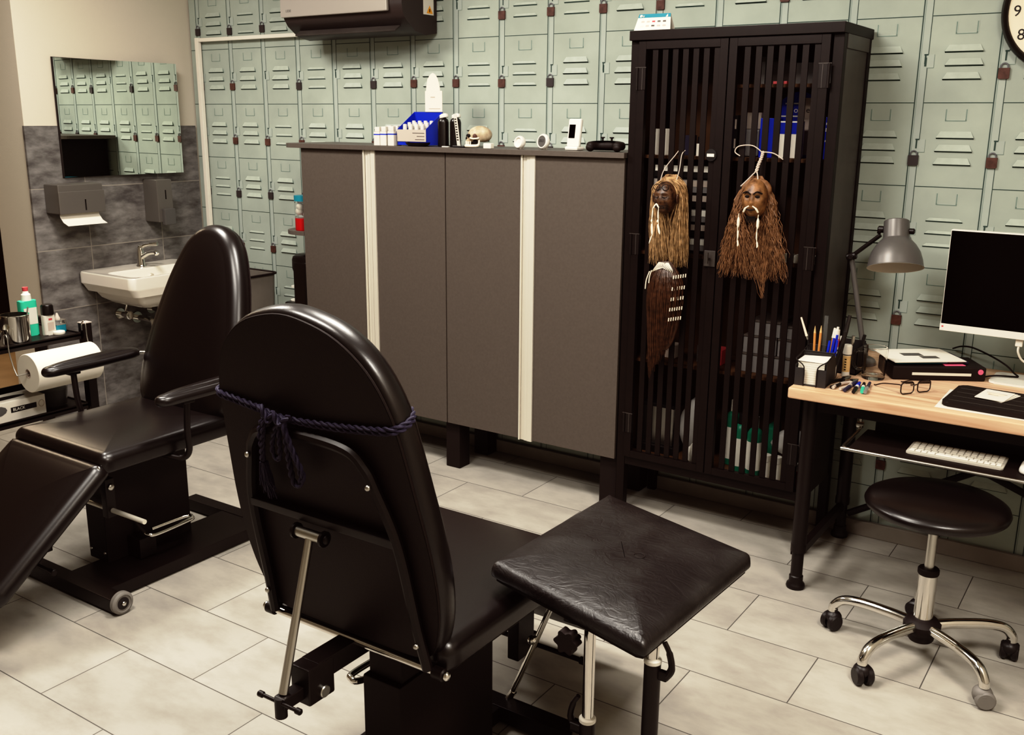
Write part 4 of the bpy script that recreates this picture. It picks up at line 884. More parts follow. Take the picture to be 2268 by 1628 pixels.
# ================================================================ DESK
ZD = .75
t = thing('desk', 'desk with thick pine top on black tubular metal frame', 'desk', (-.30, 3.44, 0))
mb = MB(); mb.box((-.975, 3.09, .713), (.36, 3.765, ZD), .006); part(t, 'desk_top', mb, 'pine', True)
for x in (-.925, .30):
    for y in (3.196, 3.735):
        mb = MB(); mb.lathe([(.001, 0), (.031, 0), (.033, .006), (.031, .016), (.024, .024), (.024, .045), (.0205, .048), (.0205, .135), (.027, .138), (.027, .165), (.025, .168), (.025, .713), (.001, .713)], 20, X=Matrix.Translation((x, y, 0))); part(t, 'leg', mb, 'black_metal', True)
    mb = MB(); mb.box((x - .012, 3.21, .115), (x + .012, 3.72, .145)); part(t, 'side_stretcher', mb, 'black_metal', True)
    mb = MB(); mb.box((x - .018, 3.21, .655), (x + .018, 3.72, .713)); part(t, 'side_rail', mb, 'black_metal', True)
for y in (3.20, 3.735):
    mb = MB(); mb.box((-.92, y - .012, .655), (.30, y + .012, .713)); part(t, 'long_rail', mb, 'black_metal', True)
mb = MB(); mb.tube([(-.90, 3.74, .10), (-.45, 3.74, .375)], .014, 8); mb.tube([(-.45, 3.74, .375), (.28, 3.74, .10)], .014, 8); mb.tube([(-.45, 3.74, .37), (-.45, 3.74, .66)], .012, 8); part(t, 'cross_brace', mb, 'black_metal', True)
# pull-out tray
t = thing('keyboard_tray', 'black keyboard shelf with chrome rail hanging under the desk', 'tray', (-.30, 3.15, .59))
mb = MB(); mb.box((-.755, 3.045, .586), (.16, 3.29, .594), .002); part(t, 'tray_board', mb, 'black_matte', True)
mb = MB(); mb.tube(spline([(-.775, 3.27, .66), (-.775, 3.265, .612), (-.772, 3.25, .600), (-.770, 3.10, .597), (-.767, 3.045, .597), (-.745, 3.032, .596), (-.70, 3.032, .595), (.10, 3.032, .595), (.165, 3.035, .597), (.18, 3.06, .597), (.18, 3.25, .600), (.18, 3.27, .66)], 6), .0055, 10); part(t, 'rail', mb, 'steel', True)
for x in (-.775, .18):
    mb = MB(); mb.cyl((x, 3.27, .640), (x, 3.27, .713), .005); mb.cyl((x - .012, 3.265, .612), (x + .012, 3.265, .612), .012, bev=.003); part(t, 'hanger', mb, 'steel', True)
mb = MB(); mb.box((-.73, 3.285, .594), (.14, 3.30, .655), .002); part(t, 'back_lip', mb, 'black_metal', True)
# keyboard
t = thing('keyboard', 'white compact keyboard on the pull-out tray', 'keyboard', (-.453, 3.165, .5945))
mb = MB(); mb.prism(rrect(-.139, -.062, .139, .062, .008), 0, .006, bev=.001); part(t, 'case', mb, 'key_base')
mb = MB(); mb2 = None
rows = [(14, 0), (14, 0), (14, .003), (13, .006), (12, .0)]
ys = [.048, .0265, .005, -.0165, -.038]
kb = []
for r, (n, o_) in enumerate(rows):
    wsum = .266; w = wsum / n
    if r == 4:
        xs = []; x = -.133
        for wd in (.018, .018, .018, .024, .096, .024, .018, .018, .016, .016): xs.append((x, wd)); x += wd
    else: xs = [(-.133 + w * i, w) for i in range(n)]
    for x, wd in xs: kb.append((x + .001, ys[r] - .0095, x + wd - .001, ys[r] + .0095))
for a, b, c_, d in kb:
    mb = MB(); mb.box((a + .0004, b + .0006, .006), (c_ - .0004, d - .0006, .0085), .0012, seg=1); part(t, 'key', mb, 'keys')
t = thing('computer_mouse', 'white computer mouse right of the keyboard on the tray', 'mouse', (-.245, 3.15, .5945))
mb = MB(); mb.pad(resample(rrect(-.029, -.055, .029, .055, .027), 36), .022, .014, .006); part(t, 'shell', mb, 'white_plastic', smooth=80)
mb = MB(); mb.box((-.0015, -.05, .026), (.0015, -.01, .0285)); part(t, 'button_seam', mb, 'faded')

# ---------------- monitor
t = thing('monitor', 'wide flat monitor with black screen and white lower bezel', 'monitor', (-.29, 3.56, ZD), -2.5)
mb = MB(); mb.box((-.315, -.055, .170), (.315, -.030, .507), .004); sh = part(t, 'back_shell', mb, 'white_plastic')
mb = MB(); mb.box((-.312, -.0562, .190), (.312, -.0545, .503)); part(t, 'screen', mb, 'screen')
mb = MB(); mb.box((-.315, -.058, .166), (.315, -.0535, .190), .001); ch = part(t, 'lower_bezel', mb, 'white_plastic')
mb = MB(); mb.box((-.309, -.0584, .178), (-.303, -.0578, .183)); part(ch, 'tiny_mark', mb, 'red_cap')
mb = MB(); mb.box((.0, -.03, .05), (.07, .01, .30), .004); part(t, 'stand_column', mb, 'white_plastic')
mb = MB(); mb.prism(rrect(-.150, -.03, .20, .135, .02), .0005, .008, bev=.002); part(t, 'stand_foot', mb, 'white_plastic')
mb = MB(); mb.box((-.08, -.047, .140), (-.058, -.036, .168), .003); mb.tube(spline([(-.069, -.042, .142), (-.068, -.042, .120), (-.05, -.03, .09), (.0, -.01, .07)], 6), .0035, 8); part(t, 'usb_cable', mb, 'white_plastic')
# cable
mb = MB(); mb.tube(spline([(-.60, 3.79, .80), (-.565, 3.74, .822), (-.52, 3.70, .830), (-.45, 3.66, .815), (-.40, 3.62, .80), (-.375, 3.63, .775), (-.362, 3.64, .762), (-.38, 3.63, .762), (-.43, 3.60, .764), (-.475, 3.568, .756), (-.488, 3.56, .755), (-.482, 3.585, .757), (-.472, 3.615, .762)], 8), [.003] * 84 + [.0034] * 13, 8); solo('black_cable', 'black cable arching from behind the scanner to the monitor foot', 'cable', mb, 'black_matte')

# ---------------- desk lamp
t = thing('desk_lamp', 'grey metal articulated desk lamp with bell shade', 'lamp', (-.865, 3.56, ZD))
def W(*p): return tuple(Vector(p) - Vector((-.865, 3.56, ZD)))
mb = MB(); mb.lathe([(.001, .0005), (.052, .0005), (.052, .012), (.046, .018), (.016, .022), (.014, .04), (.001, .04)], 28); part(t, 'base', mb, 'lamp_grey')
mb = MB(); mb.lathe([(.001, .035), (.013, .04), (.019, .055), (.017, .072), (.010, .082), (.001, .083)], 18); part(t, 'lower_joint', mb, 'black_metal')
mb = MB(); mb.cyl((0, 0, .078), W(-.930, 3.55, 1.135), .0095, 14); part(t, 'lower_arm', mb, 'lamp_grey')
mb = MB(); mb.cyl(W(-.945, 3.545, 1.133), W(-.912, 3.545, 1.142), .013, 14, bev=.003); mb.cyl(W(-.928, 3.525, 1.136), W(-.928, 3.572, 1.136), .010, 12, bev=.003); part(t, 'elbow_joint', mb, 'black_metal')
mb = MB(); mb.cyl(W(-.926, 3.548, 1.140), W(-.835, 3.535, 1.220), .0075, 12); part(t, 'upper_arm', mb, 'black_metal')
ax = Vector((.13, -.30, -.945)).normalized(); top = Vector(W(-.790, 3.555, 1.272)); X = axis_to(top, ax)
mb = MB(); mb.lathe([(.001, 0), (.036, 0), (.042, .004), (.043, .062), (.046, .066), (.050, .070), (.066, .088), (.080, .112), (.088, .140), (.091, .162), (.093, .166)], 48, X=X); shd = part(t, 'lamp_shade', mb, 'lamp_grey', smooth=60)
mb = MB(); mb.lathe([(.093, .1665), (.0895, .163), (.085, .140), (.076, .112), (.05, .085), (.02, .08), (.001, .08)], 48, X=X); part(shd, 'white_inside', mb, 'lamp_white', smooth=60)
mb = MB(); mb.ball(tuple(X @ Vector((0, 0, .115))), .026, seg=16, rings=10); part(t, 'bulb', mb, 'lamp_white')
mb = MB(); p = X @ Vector((0, 0, .035)); a = Vector(W(-.84, 3.53, 1.228)); mb.cyl(p + Vector((-.062, 0, 0)), p + Vector((-.040, 0, 0)), .012, 12, bev=.003); mb.cyl(p + Vector((.040, 0, 0)), p + Vector((.060, 0, 0)), .010, 12, bev=.003); mb.cyl(p + Vector((-.052, 0, 0)), a, .007); part(t, 'shade_bracket', mb, 'black_metal')

# ---------------- organiser with notes and pens
t = thing('desk_organiser', 'black wire-mesh desk organiser at the left corner of the desk', 'organiser', (-.925, 3.225, ZD + .0005), 4)
mb = MB()
mb.box((-.05, -.085, 0), (.05, .08, .004)); mb.box((-.051, -.086, 0), (-.049, .08, .07)); mb.box((.049, -.086, 0), (.051, .08, .09)); mb.box((-.05, .020, 0), (.05, .022, .095)); mb.box((-.05, .078, 0), (.05, .080, .105))
mb.box((-.05, -.087, 0), (-.022, -.085, .060)); mb.box((.022, -.087, 0), (.05, -.085, .060)); part(t, 'mesh_box', mb, 'mesh_dark')
mb = MB()
for s in (-1, 1): mb.tube(spline([(s * .021, -.088, 0), (s * .021, -.088, .055), (s * .028, -.087, .072), (s * .050, -.084, .088), (s * .051, -.04, .092), (s * .051, .02, .096)], 5), .0022, 6)
mb.tube([(-.051, .02, .096), (.051, .02, .096)], .0022, 6); mb.tube([(-.051, .08, .106), (.051, .08, .106), (.051, .02, .096)], .0022, 6); mb.tube([(-.051, .08, .106), (-.051, .02, .096)], .0022, 6); part(t, 'wire_rim', mb, 'mesh_black')
for z, zz, nm, dx in ((.005, .075, 'note_block', 0),):
    b = thing(nm, 'stack of white note paper in the front of the mesh organiser', 'note paper', (-.924, 3.188, ZD + .0046), 4)
    mb = MB()
    for k in range(10): mb.box((-.043 + .0006 * (k % 3), -.040, .0075 * k), (.043, .045, .0075 * k + .0072), .0008)
    part(b, 'paper_stack', mb, 'paper')
    mb = MB(); mb.quad([(-.046, -.044, .078), (.044, -.040, .076), (.047, .050, .082), (-.043, .046, .078)]); part(b, 'top_sheet', mb, 'paper', smooth=0)
def pen(name, label, cat, p0, p1, parts, group=None):
    """writing tool from p0 to p1; parts: (name, material, start, end, r0, r1)"""
    p0, p1 = Vector(p0), Vector(p1); t = thing(name, label, cat, p0, 0, group)
    for nm, m_, a, b, r0, r1 in parts:
        A = (p1 - p0) * a; B = (p1 - p0) * b; mb = MB(); mb.tube([A, B], [r0, r1], 8); part(t, nm, mb, m_)
zo = ZD + .006
pen('paint_brush', 'brush with pale tip leaning left out of the mesh organiser', 'brush', (-.935, 3.285, zo), (-1.005, 3.27, .952), (('handle', 'ink', 0, .62, .002, .003), ('ferrule', 'steel', .62, .68, .003, .003), ('bristles', 'ivory', .68, 1, .0045, .003)))
for i, x in enumerate((-.950, -.939)): pen('pencil', ['yellow pencil pointing up in the organiser, left one', 'yellow pencil pointing up in the organiser, beside the ruler'][i], 'pencil', (x, 3.275, zo), (x - .006 + .01 * i, 3.272, .928 + .004 * i), (('shaft', 'pencil', 0, .86, .0042, .0042), ('sharpened_tip', 'tan', .86, 1, .0042, .0006)), 'pencils in the organiser')
mb = MB(); mb.box((-.930, 3.283, zo), (-.917, 3.286, .965), .001); solo('ruler', 'clear plastic ruler standing upright among the pens', 'ruler', mb, 'clear')
for i, (x, y, zt) in enumerate(((-.912, 3.262, .885), (-.900, 3.268, .895), (-.893, 3.278, .905), (-.887, 3.262, .89))):
    pen('ballpoint_pen', ['blue ballpoint pen in the organiser, nearest the ruler', 'blue ballpoint pen in the organiser, second from the ruler', 'blue ballpoint pen in the organiser, tallest', 'blue ballpoint pen in the organiser, furthest right'][i], 'pen', (x, y, zo), (x + .012, y, zt), (('barrel', 'label_white', 0, .6, .004, .004), ('cap', 'blue', .6, 1, .0048, .004)), 'blue pens in the organiser')
for i, (x, zt) in enumerate(((-.908, .925), (-.898, .93))): pen('paint_brush', ['orange-handled brush standing behind the blue pens, left one', 'orange-handled brush standing behind the blue pens, right one'][i], 'brush', (x, 3.288, zo), (x + .014, 3.29, zt), (('handle', 'pencil', 0, .8, .003, .0045), ('bristles', 'label_white', .8, 1, .006, .004)))
t = thing('paste_tube', 'small white and red tube standing among the pens', 'tube', (-.889, 3.288, zo)); mb = MB(); mb.tube([(0, 0, 0), (.002, 0, .12), (.004, 0, .165)], [.011, .011, .009], 12); part(t, 'tube', mb, 'label_white'); mb = MB(); mb.tube([(.001, 0, .10), (.003, 0, .135)], [.0115, .0108], 12); part(t, 'red_print', mb, 'red_cap')
pen('marker_pen', 'thick black marker leaning right at back of the organiser', 'marker', (-.885, 3.30, zo), (-.862, 3.34, .965), (('barrel', 'ink', 0, .72, .007, .008), ('cap', 'leather', .72, 1, .0085, .006)))
pen('marker_pen', 'short black marker in front of the taller black one', 'marker', (-.890, 3.275, zo), (-.862, 3.30, .915), (('barrel', 'ink', 0, .75, .006, .007), ('cap', 'leather', .75, 1, .0075, .005)))
# second black holder
t = thing('pen_pot', 'tall black pen holder behind the glue stick', 'pen holder', (-.875, 3.43, ZD + .0005))
mb = MB(); mb.box((-.042, -.055, 0), (.042, .045, .004)); mb.box((-.042, -.055, 0), (-.040, .045, .095)); mb.box((.040, -.055, 0), (.042, .045, .095)); mb.box((-.042, -.055, 0), (.042, -.053, .085)); mb.box((-.042, .043, 0), (.042, .045, .105)); part(t, 'holder_body', mb, 'mesh_black')
for i, (x, y) in enumerate(((-.90, 3.41), (-.875, 3.42), (-.855, 3.44))):
    pen(('scissors', 'clip_pen', 'clip_pen')[i], ['white-handled scissors standing in the tall black holder', 'grey pen with clip in the tall black holder', 'dark pen leaning right in the tall black holder'][i], ('scissors', 'pen', 'pen')[i], (x, y, ZD + .005), (x + .012 * i, y, .875 + .004 * i), (('blade' if i == 0 else 'barrel', ('steel', 'lamp_grey', 'ink')[i], 0, .75, .004, .005), ('grip' if i == 0 else 'cap', ('white_plastic', 'steel', 'ink')[i], .75, 1, .006, .006)))
# glue stick
t = thing('glue_stick', 'large glue stick with white cap and yellow label', 'glue stick', (-.860, 3.345, ZD + .0005))
mb = MB(); mb.lathe([(.001, 0), (.0135, 0), (.0135, .012), (.0128, .013), (.0128, .076), (.001, .076)], 24); part(t, 'barrel', mb, 'white_plastic')
mb = MB(); mb.lathe([(.0131, .018), (.0131, .074)], 24); lb = part(t, 'yellow_label', mb, 'tan')
mb = MB()
for k in range(5): mb.box((-.003, -.0138, .024 + .009 * k), (.003, -.0130, .028 + .009 * k))
part(lb, 'dark_print', mb, 'ink')
mb = MB(); mb.lathe([(.0136, .076), (.0136, .079)], 24); part(t, 'dark_ring', mb, 'ink')
mb = MB(); mb.lathe([(.001, .079), (.0145, .079), (.0150, .084), (.0148, .108), (.012, .112), (.001, .1125)], 24); part(t, 'cap', mb, 'white_plastic')
# glass mug
t = thing('glass_mug', 'empty clear glass mug beside the glue stick', 'mug', (-.775, 3.375, ZD + .0005))
mb = MB(); mb.lathe([(.001, 0), (.036, 0), (.038, .004), (.042, .108), (.0405, .110), (.039, .108), (.0345, .014), (.001, .012)], 36); part(t, 'cup', mb, 'glass', smooth=50)
mb = MB(); mb.tube(spline([(-.038, -.004, .092), (-.058, -.006, .092), (-.070, -.008, .072), (-.068, -.008, .045), (-.054, -.006, .028), (-.036, -.004, .030)], 6), .0052, 10); part(t, 'handle', mb, 'glass')
# pliers and cutters on the desk
def pliers(name, label, p0, p1, m_):
    p0, p1 = Vector(p0), Vector(p1); d = (p1 - p0).normalized(); s = Vector((-d.y, d.x, 0)); t = thing(name, label, 'pliers', p0); L = (p1 - p0).length
    for k in (-1, 1):
        mb = MB(); mb.tube(spline([s * k * .012, d * .04 * 1 + s * k * .018, d * L * .55 + s * k * .010, d * L * .68 + s * -k * .003], 5), [.0055] * 10 + [.005] * 6, 8); part(t, 'handle', mb, m_)
        mb = MB(); mb.tube([d * L * .66 - s * k * .003, d * L * .82 - s * k * .007, d * L - s * k * .001], [.0055, .006, .002], 8); part(t, 'jaw', mb, 'steel')
    mb = MB(); mb.cyl(d * L * .69 + Vector((0, 0, -.005)), d * L * .69 + Vector((0, 0, .009)), .005, 10); part(t, 'rivet', mb, 'ink')
pliers('pliers', 'metal pliers with black grips lying in front of the glass mug', (-.863, 3.150, ZD + .0075), (-.838, 3.330, ZD + .0075), 'ink')
pliers('pliers', 'pale-gripped pliers lying right of the black-gripped pliers', (-.832, 3.145, ZD + .0075), (-.806, 3.300, ZD + .0075), 'faded')
pen('piercing_tool', 'long thin steel tool with black grip lying at organiser corner', 'tool', (-.872, 3.148, ZD + .006), (-.870, 3.29, ZD + .006), (('grip', 'ink', 0, .6, .0045, .0045), ('tip', 'steel', .6, 1, .003, .0015)))
for i, (a, b, m1, m2) in enumerate((((-.803, 3.132), (-.800, 3.262), 'clear', 'rope'), ((-.774, 3.129), (-.788, 3.256), 'label_white', 'blue'), ((-.751, 3.145), (-.774, 3.258), 'green_liquid', 'label_white'), ((-.742, 3.146), (-.760, 3.275), 'clear', 'rope'))):
    pen('felt_pen', ['dark felt pen lying on desk, leftmost of the four pens', 'blue and white felt pen lying second of four', 'green-tipped felt pen lying third of four', 'thin clear pen lying rightmost of the four pens'][i], 'pen', (*a, ZD + .008), (*b, ZD + .008), (('cap', ('rope', 'ink', 'green_liquid', 'clear_grey')[i], 0, .42, .006, .0068), ('barrel', m1 if i != 2 else 'label_white', .42, .62, .006, .006), ('end', ('rope', 'blue', 'ink', 'rope')[i], .62, 1, .0072 - .002 * (i == 3), .005)))
# glasses
t = thing('eyeglasses', 'dark-rimmed eyeglasses lying open on the desk', 'glasses', (-.612, 3.255, ZD + .001), 55)
for s in (-1, 1):
    P = [Vector((s * .034 + x, -.002 * 0, .021 + z)) for x, z in rrect(-.026, -.019, .026, .019, .012, 4)]
    mb = MB(); mb.tube(P, .0021, 6, closed=True); rm = part(t, 'rim', mb, 'glass_frame')
    mb = MB(); mb.quad([tuple(p) for p in P]); part(rm, 'lens', mb, 'glass', smooth=0)
    mb = MB(); mb.tube(spline([(s * .060, 0, .032), (s * .063, .012, .032), (s * .060, .08, .018), (s * .058, .115, .004), (s * .056, .125, .0025)], 5), .0021, 6); part(t, 'temple', mb, 'glass_frame')
mb = MB(); mb.tube(spline([(-.009, 0, .026), (0, -.002, .030), (.009, 0, .026)], 5), .002, 6); part(t, 'bridge', mb, 'glass_frame')
# scanner with notebooks on it
t = thing('scanner', 'flat black document scanner with white paper in its slot', 'scanner', (-.625, 3.545, ZD + .0005), 30)
mb = MB(); mb.box((-.155, -.085, 0), (.155, .075, .048), .006); part(t, 'body', mb, 'black_matte')
mb = MB(); mb.box((-.09, -.0862, .018), (.105, -.0845, .027)); part(t, 'paper_slot', mb, 'paper')
mb = MB(); mb.lathe([(.001, 0), (.009, 0), (.009, .0015), (.001, .0016)], 20, X=axis_to((.135, -.0855, .033), (0, -1, 0))); part(t, 'pink_sticker', mb, 'pink')
X = Matrix.Translation((-.655, 3.535, ZD + .049)) @ Matrix.Rotation(R(36), 4, 'Z')
mb = MB(); mb.box((-.11, -.055, 0), (.065, .10, .010), .001, X=X); t = solo('teal_book', 'teal paperback lying on the black scanner', 'book', mb, 'teal')
mb = MB(); mb.box((.068, -.06, 0), (.135, .08, .009), .001, X=X); t = solo('patterned_book', 'small dark patterned booklet beside teal paperback on the scanner', 'book', mb, 'rope')
mb = MB(); mb.box((-.13, -.075, .0105), (.12, .115, .0135), .0006, X=X @ Matrix.Rotation(R(2), 4, 'Z')); t = solo('notebook', 'white notebook with grey picture on top of the scanner pile', 'notebook', mb, 'paper')
mb = MB(); mb.box((-.06, .01, .0137), (.01, .05, .0140), X=X); mb.box((-.01, -.03, .0137), (.05, .005, .0140), X=X); mb.v = [tuple(Vector(v) - t.location) for v in mb.v]; part(t, 'grey_picture', mb, 'lamp_grey')
mb = MB(); mb.box((.045, -.083, .0), (.115, -.045, .0012), X=X); mb.v = [(x, y, z) for x, y, z in mb.v]; solo('sticky_note', 'pink sticky note on the front edge of the scanner', 'sticky note', mb, 'pink')
# tablet case, sheet and cards
mb = MB(); mb.box((-.528, 3.128, ZD + .0004), (-.20, 3.375, ZD + .0009)); solo('paper_sheet', 'white sheet of paper under the black tablet case', 'paper', mb, 'paper')
t = thing('tablet_case', 'black tablet case with ridged cover lying on white sheet', 'tablet case', (-.36, 3.27, ZD + .0012), -3)
mb = MB(); mb.prism(rrect(-.150, -.125, .16, .125, .022), 0, .015, bev=.004); cs = part(t, 'case_shell', mb, 'black_matte')
for y in (-.095, -.04, .015, .07):
    mb = MB(); mb.box((-.135, y, .0148), (.15, y + .004, .0156)); part(cs, 'ridge', mb, 'cab_side')
for k in range(3):
    X = Matrix.Translation((-.385 + .004 * k, 3.30 + .003 * k, ZD + .0172 + .0016 * (2 - k))) @ Matrix.Rotation(R(-8 - 5 * k), 4, 'Z')
    mb = MB(); mb.prism(rrect(-.043, -.062, .043, .062, .004), 0, .0013, X=X); c_ = solo('paper_card', ['printed white card on top of the card stack on tablet case', 'white card beneath the printed one in the stack', 'lowest white card of the stack, edge showing at right'][k], 'card', mb, 'paper', group='white cards on the tablet case')
    if k == 0:
        mb = MB(); mb.ball((0, 0, 0), (.026, .018, .0004), seg=20, rings=6); mb.v = [tuple(X @ Vector((v[0], v[1] + .01, v[2] + .0016)) - c_.location) for v in mb.v]; part(c_, 'red_print', mb, 'ivory')
        mb = MB(); mb.box((-.02, -.005, .0016), (.01, .005, .0019), X=X); mb.box((-.03, .02, .0016), (.03, .024, .0019), X=X); mb.v = [tuple(Vector(v) - c_.location) for v in mb.v]; part(c_, 'print_mark', mb, 'faded')

# ---------------- wall clock
t = thing('wall_clock', 'round wall clock with brown rim and cream dial at upper right', 'clock', (-.378, YW - .002, 1.962))
X = Matrix(((1, 0, 0, 0), (0, 0, -1, 0), (0, 1, 0, 0), (0, 0, 0, 1)))
mb = MB(); mb.lathe([(.001, 0), (.196, 0), (.2, .010), (.197, .026), (.190, .034), (.180, .028), (.176, .018), (.001, .018)], 72, X=X); part(t, 'rim', mb, 'leather')
mb = MB(); mb.lathe([(.001, .019), (.176, .019)], 72, X=X); dial = part(t, 'dial', mb, 'ivory', smooth=0)
for k in range(1, 13):
    a = R(90 - 30 * k); text(dial, str(k), .050, X @ Matrix.Translation((.150 * math.cos(a), .150 * math.sin(a) - .018, .0195)), 'ink', align='CENTER')
    text(dial, str(k), .020, X @ Matrix.Translation((.112 * math.cos(a), .112 * math.sin(a) - .007, .0195)), 'lamp_grey', align='CENTER')
mb = MB(); mb.tube([X @ Vector((.124 * math.cos(R(q)), .124 * math.sin(R(q)), .0195)) for q in range(0, 360, 6)], .0006, 4, closed=True); part(dial, 'ring_line', mb, 'faded')
for a, l, w in ((50, .09, .004), (-60, .075, .005)):
    mb = MB(); mb.box((-.01, -w, .021), (l, w, .0225), X=X @ Matrix.Rotation(R(a), 4, 'Z')); part(t, 'hand', mb, 'ink')

# ================================================================ STOOL
t = thing('rolling_stool', 'round black swivel stool with chrome five-star base on castors', 'stool', (-.460, 2.955, 0))
mb = MB(); mb.lathe([(.001, .474), (.150, .474), (.188, .480), (.200, .490), (.203, .501), (.198, .512), (.180, .522), (.12, .529), (.001, .531)], 64); part(t, 'seat', mb, 'leather', smooth=80)
mb = MB(); mb.box((-.08, -.08, .445), (.08, .08, .474), .004); part(t, 'seat_plate', mb, 'black_metal')
mb = MB(); mb.cyl((0, 0, .28), (0, 0, .448), .0145, 20); part(t, 'gas_lift_rod', mb, 'steel')
mb = MB(); mb.lathe([(.001, .278), (.029, .278), (.031, .282), (.031, .294), (.028, .298), (.001, .298)], 28); part(t, 'collar', mb, 'black_matte')
mb = MB(); mb.lathe([(.001, .10), (.0285, .10), (.0275, .279), (.001, .279)], 32); part(t, 'column_sleeve', mb, 'chrome')
mb = MB(); mb.lathe([(.001, .06), (.034, .06), (.038, .066), (.040, .082), (.054, .098), (.055, .118), (.044, .130), (.030, .136), (.001, .136)], 32); part(t, 'hub', mb, 'black_matte')
for a in (31, 103, 175, 247, 319):
    q = R(a); d = Vector((math.cos(q), math.sin(q), 0))
    pts = spline([d * .035 + Vector((0, 0, .110)), d * .10 + Vector((0, 0, .116)), d * .19 + Vector((0, 0, .118)), d * .245 + Vector((0, 0, .108)), d * .272 + Vector((0, 0, .082)), d * .276 + Vector((0, 0, .062))], 6)
    mb = MB(); n_ = len(pts); mb.tube(pts, [.0165 - .002 * i / n_ for i in range(n_)], 14); part(t, 'base_arm', mb, 'chrome')
    mb = MB(); c_ = d * .272; s = Vector((-d.y, d.x, 0)); tr = (d * .5 + s).normalized(); w = Vector((-tr.y, tr.x, 0))
    m_ = 'wheel_grey' if a == 319 else 'caster'  # front-right castor takes a greyer colour to imitate haze
    for k in (-1, 1): mb.cyl(c_ + w * k * .005 + tr * .006 + Vector((0, 0, .028)), c_ + w * k * .026 + tr * .006 + Vector((0, 0, .028)), .028, 24, bev=.005)
    cs = part(t, 'castor_wheels', mb, m_, label='castor wheel greyed by painted haze' if a == 319 else None)
    mb = MB(); mb.ball(tuple(c_ + Vector((0, 0, .042))), (.027, .027, .022), seg=18, rings=10); mb.cyl(c_ + Vector((0, 0, .045)), c_ + Vector((0, 0, .070)), .0125, 14); part(cs, 'castor_hood', mb, m_)

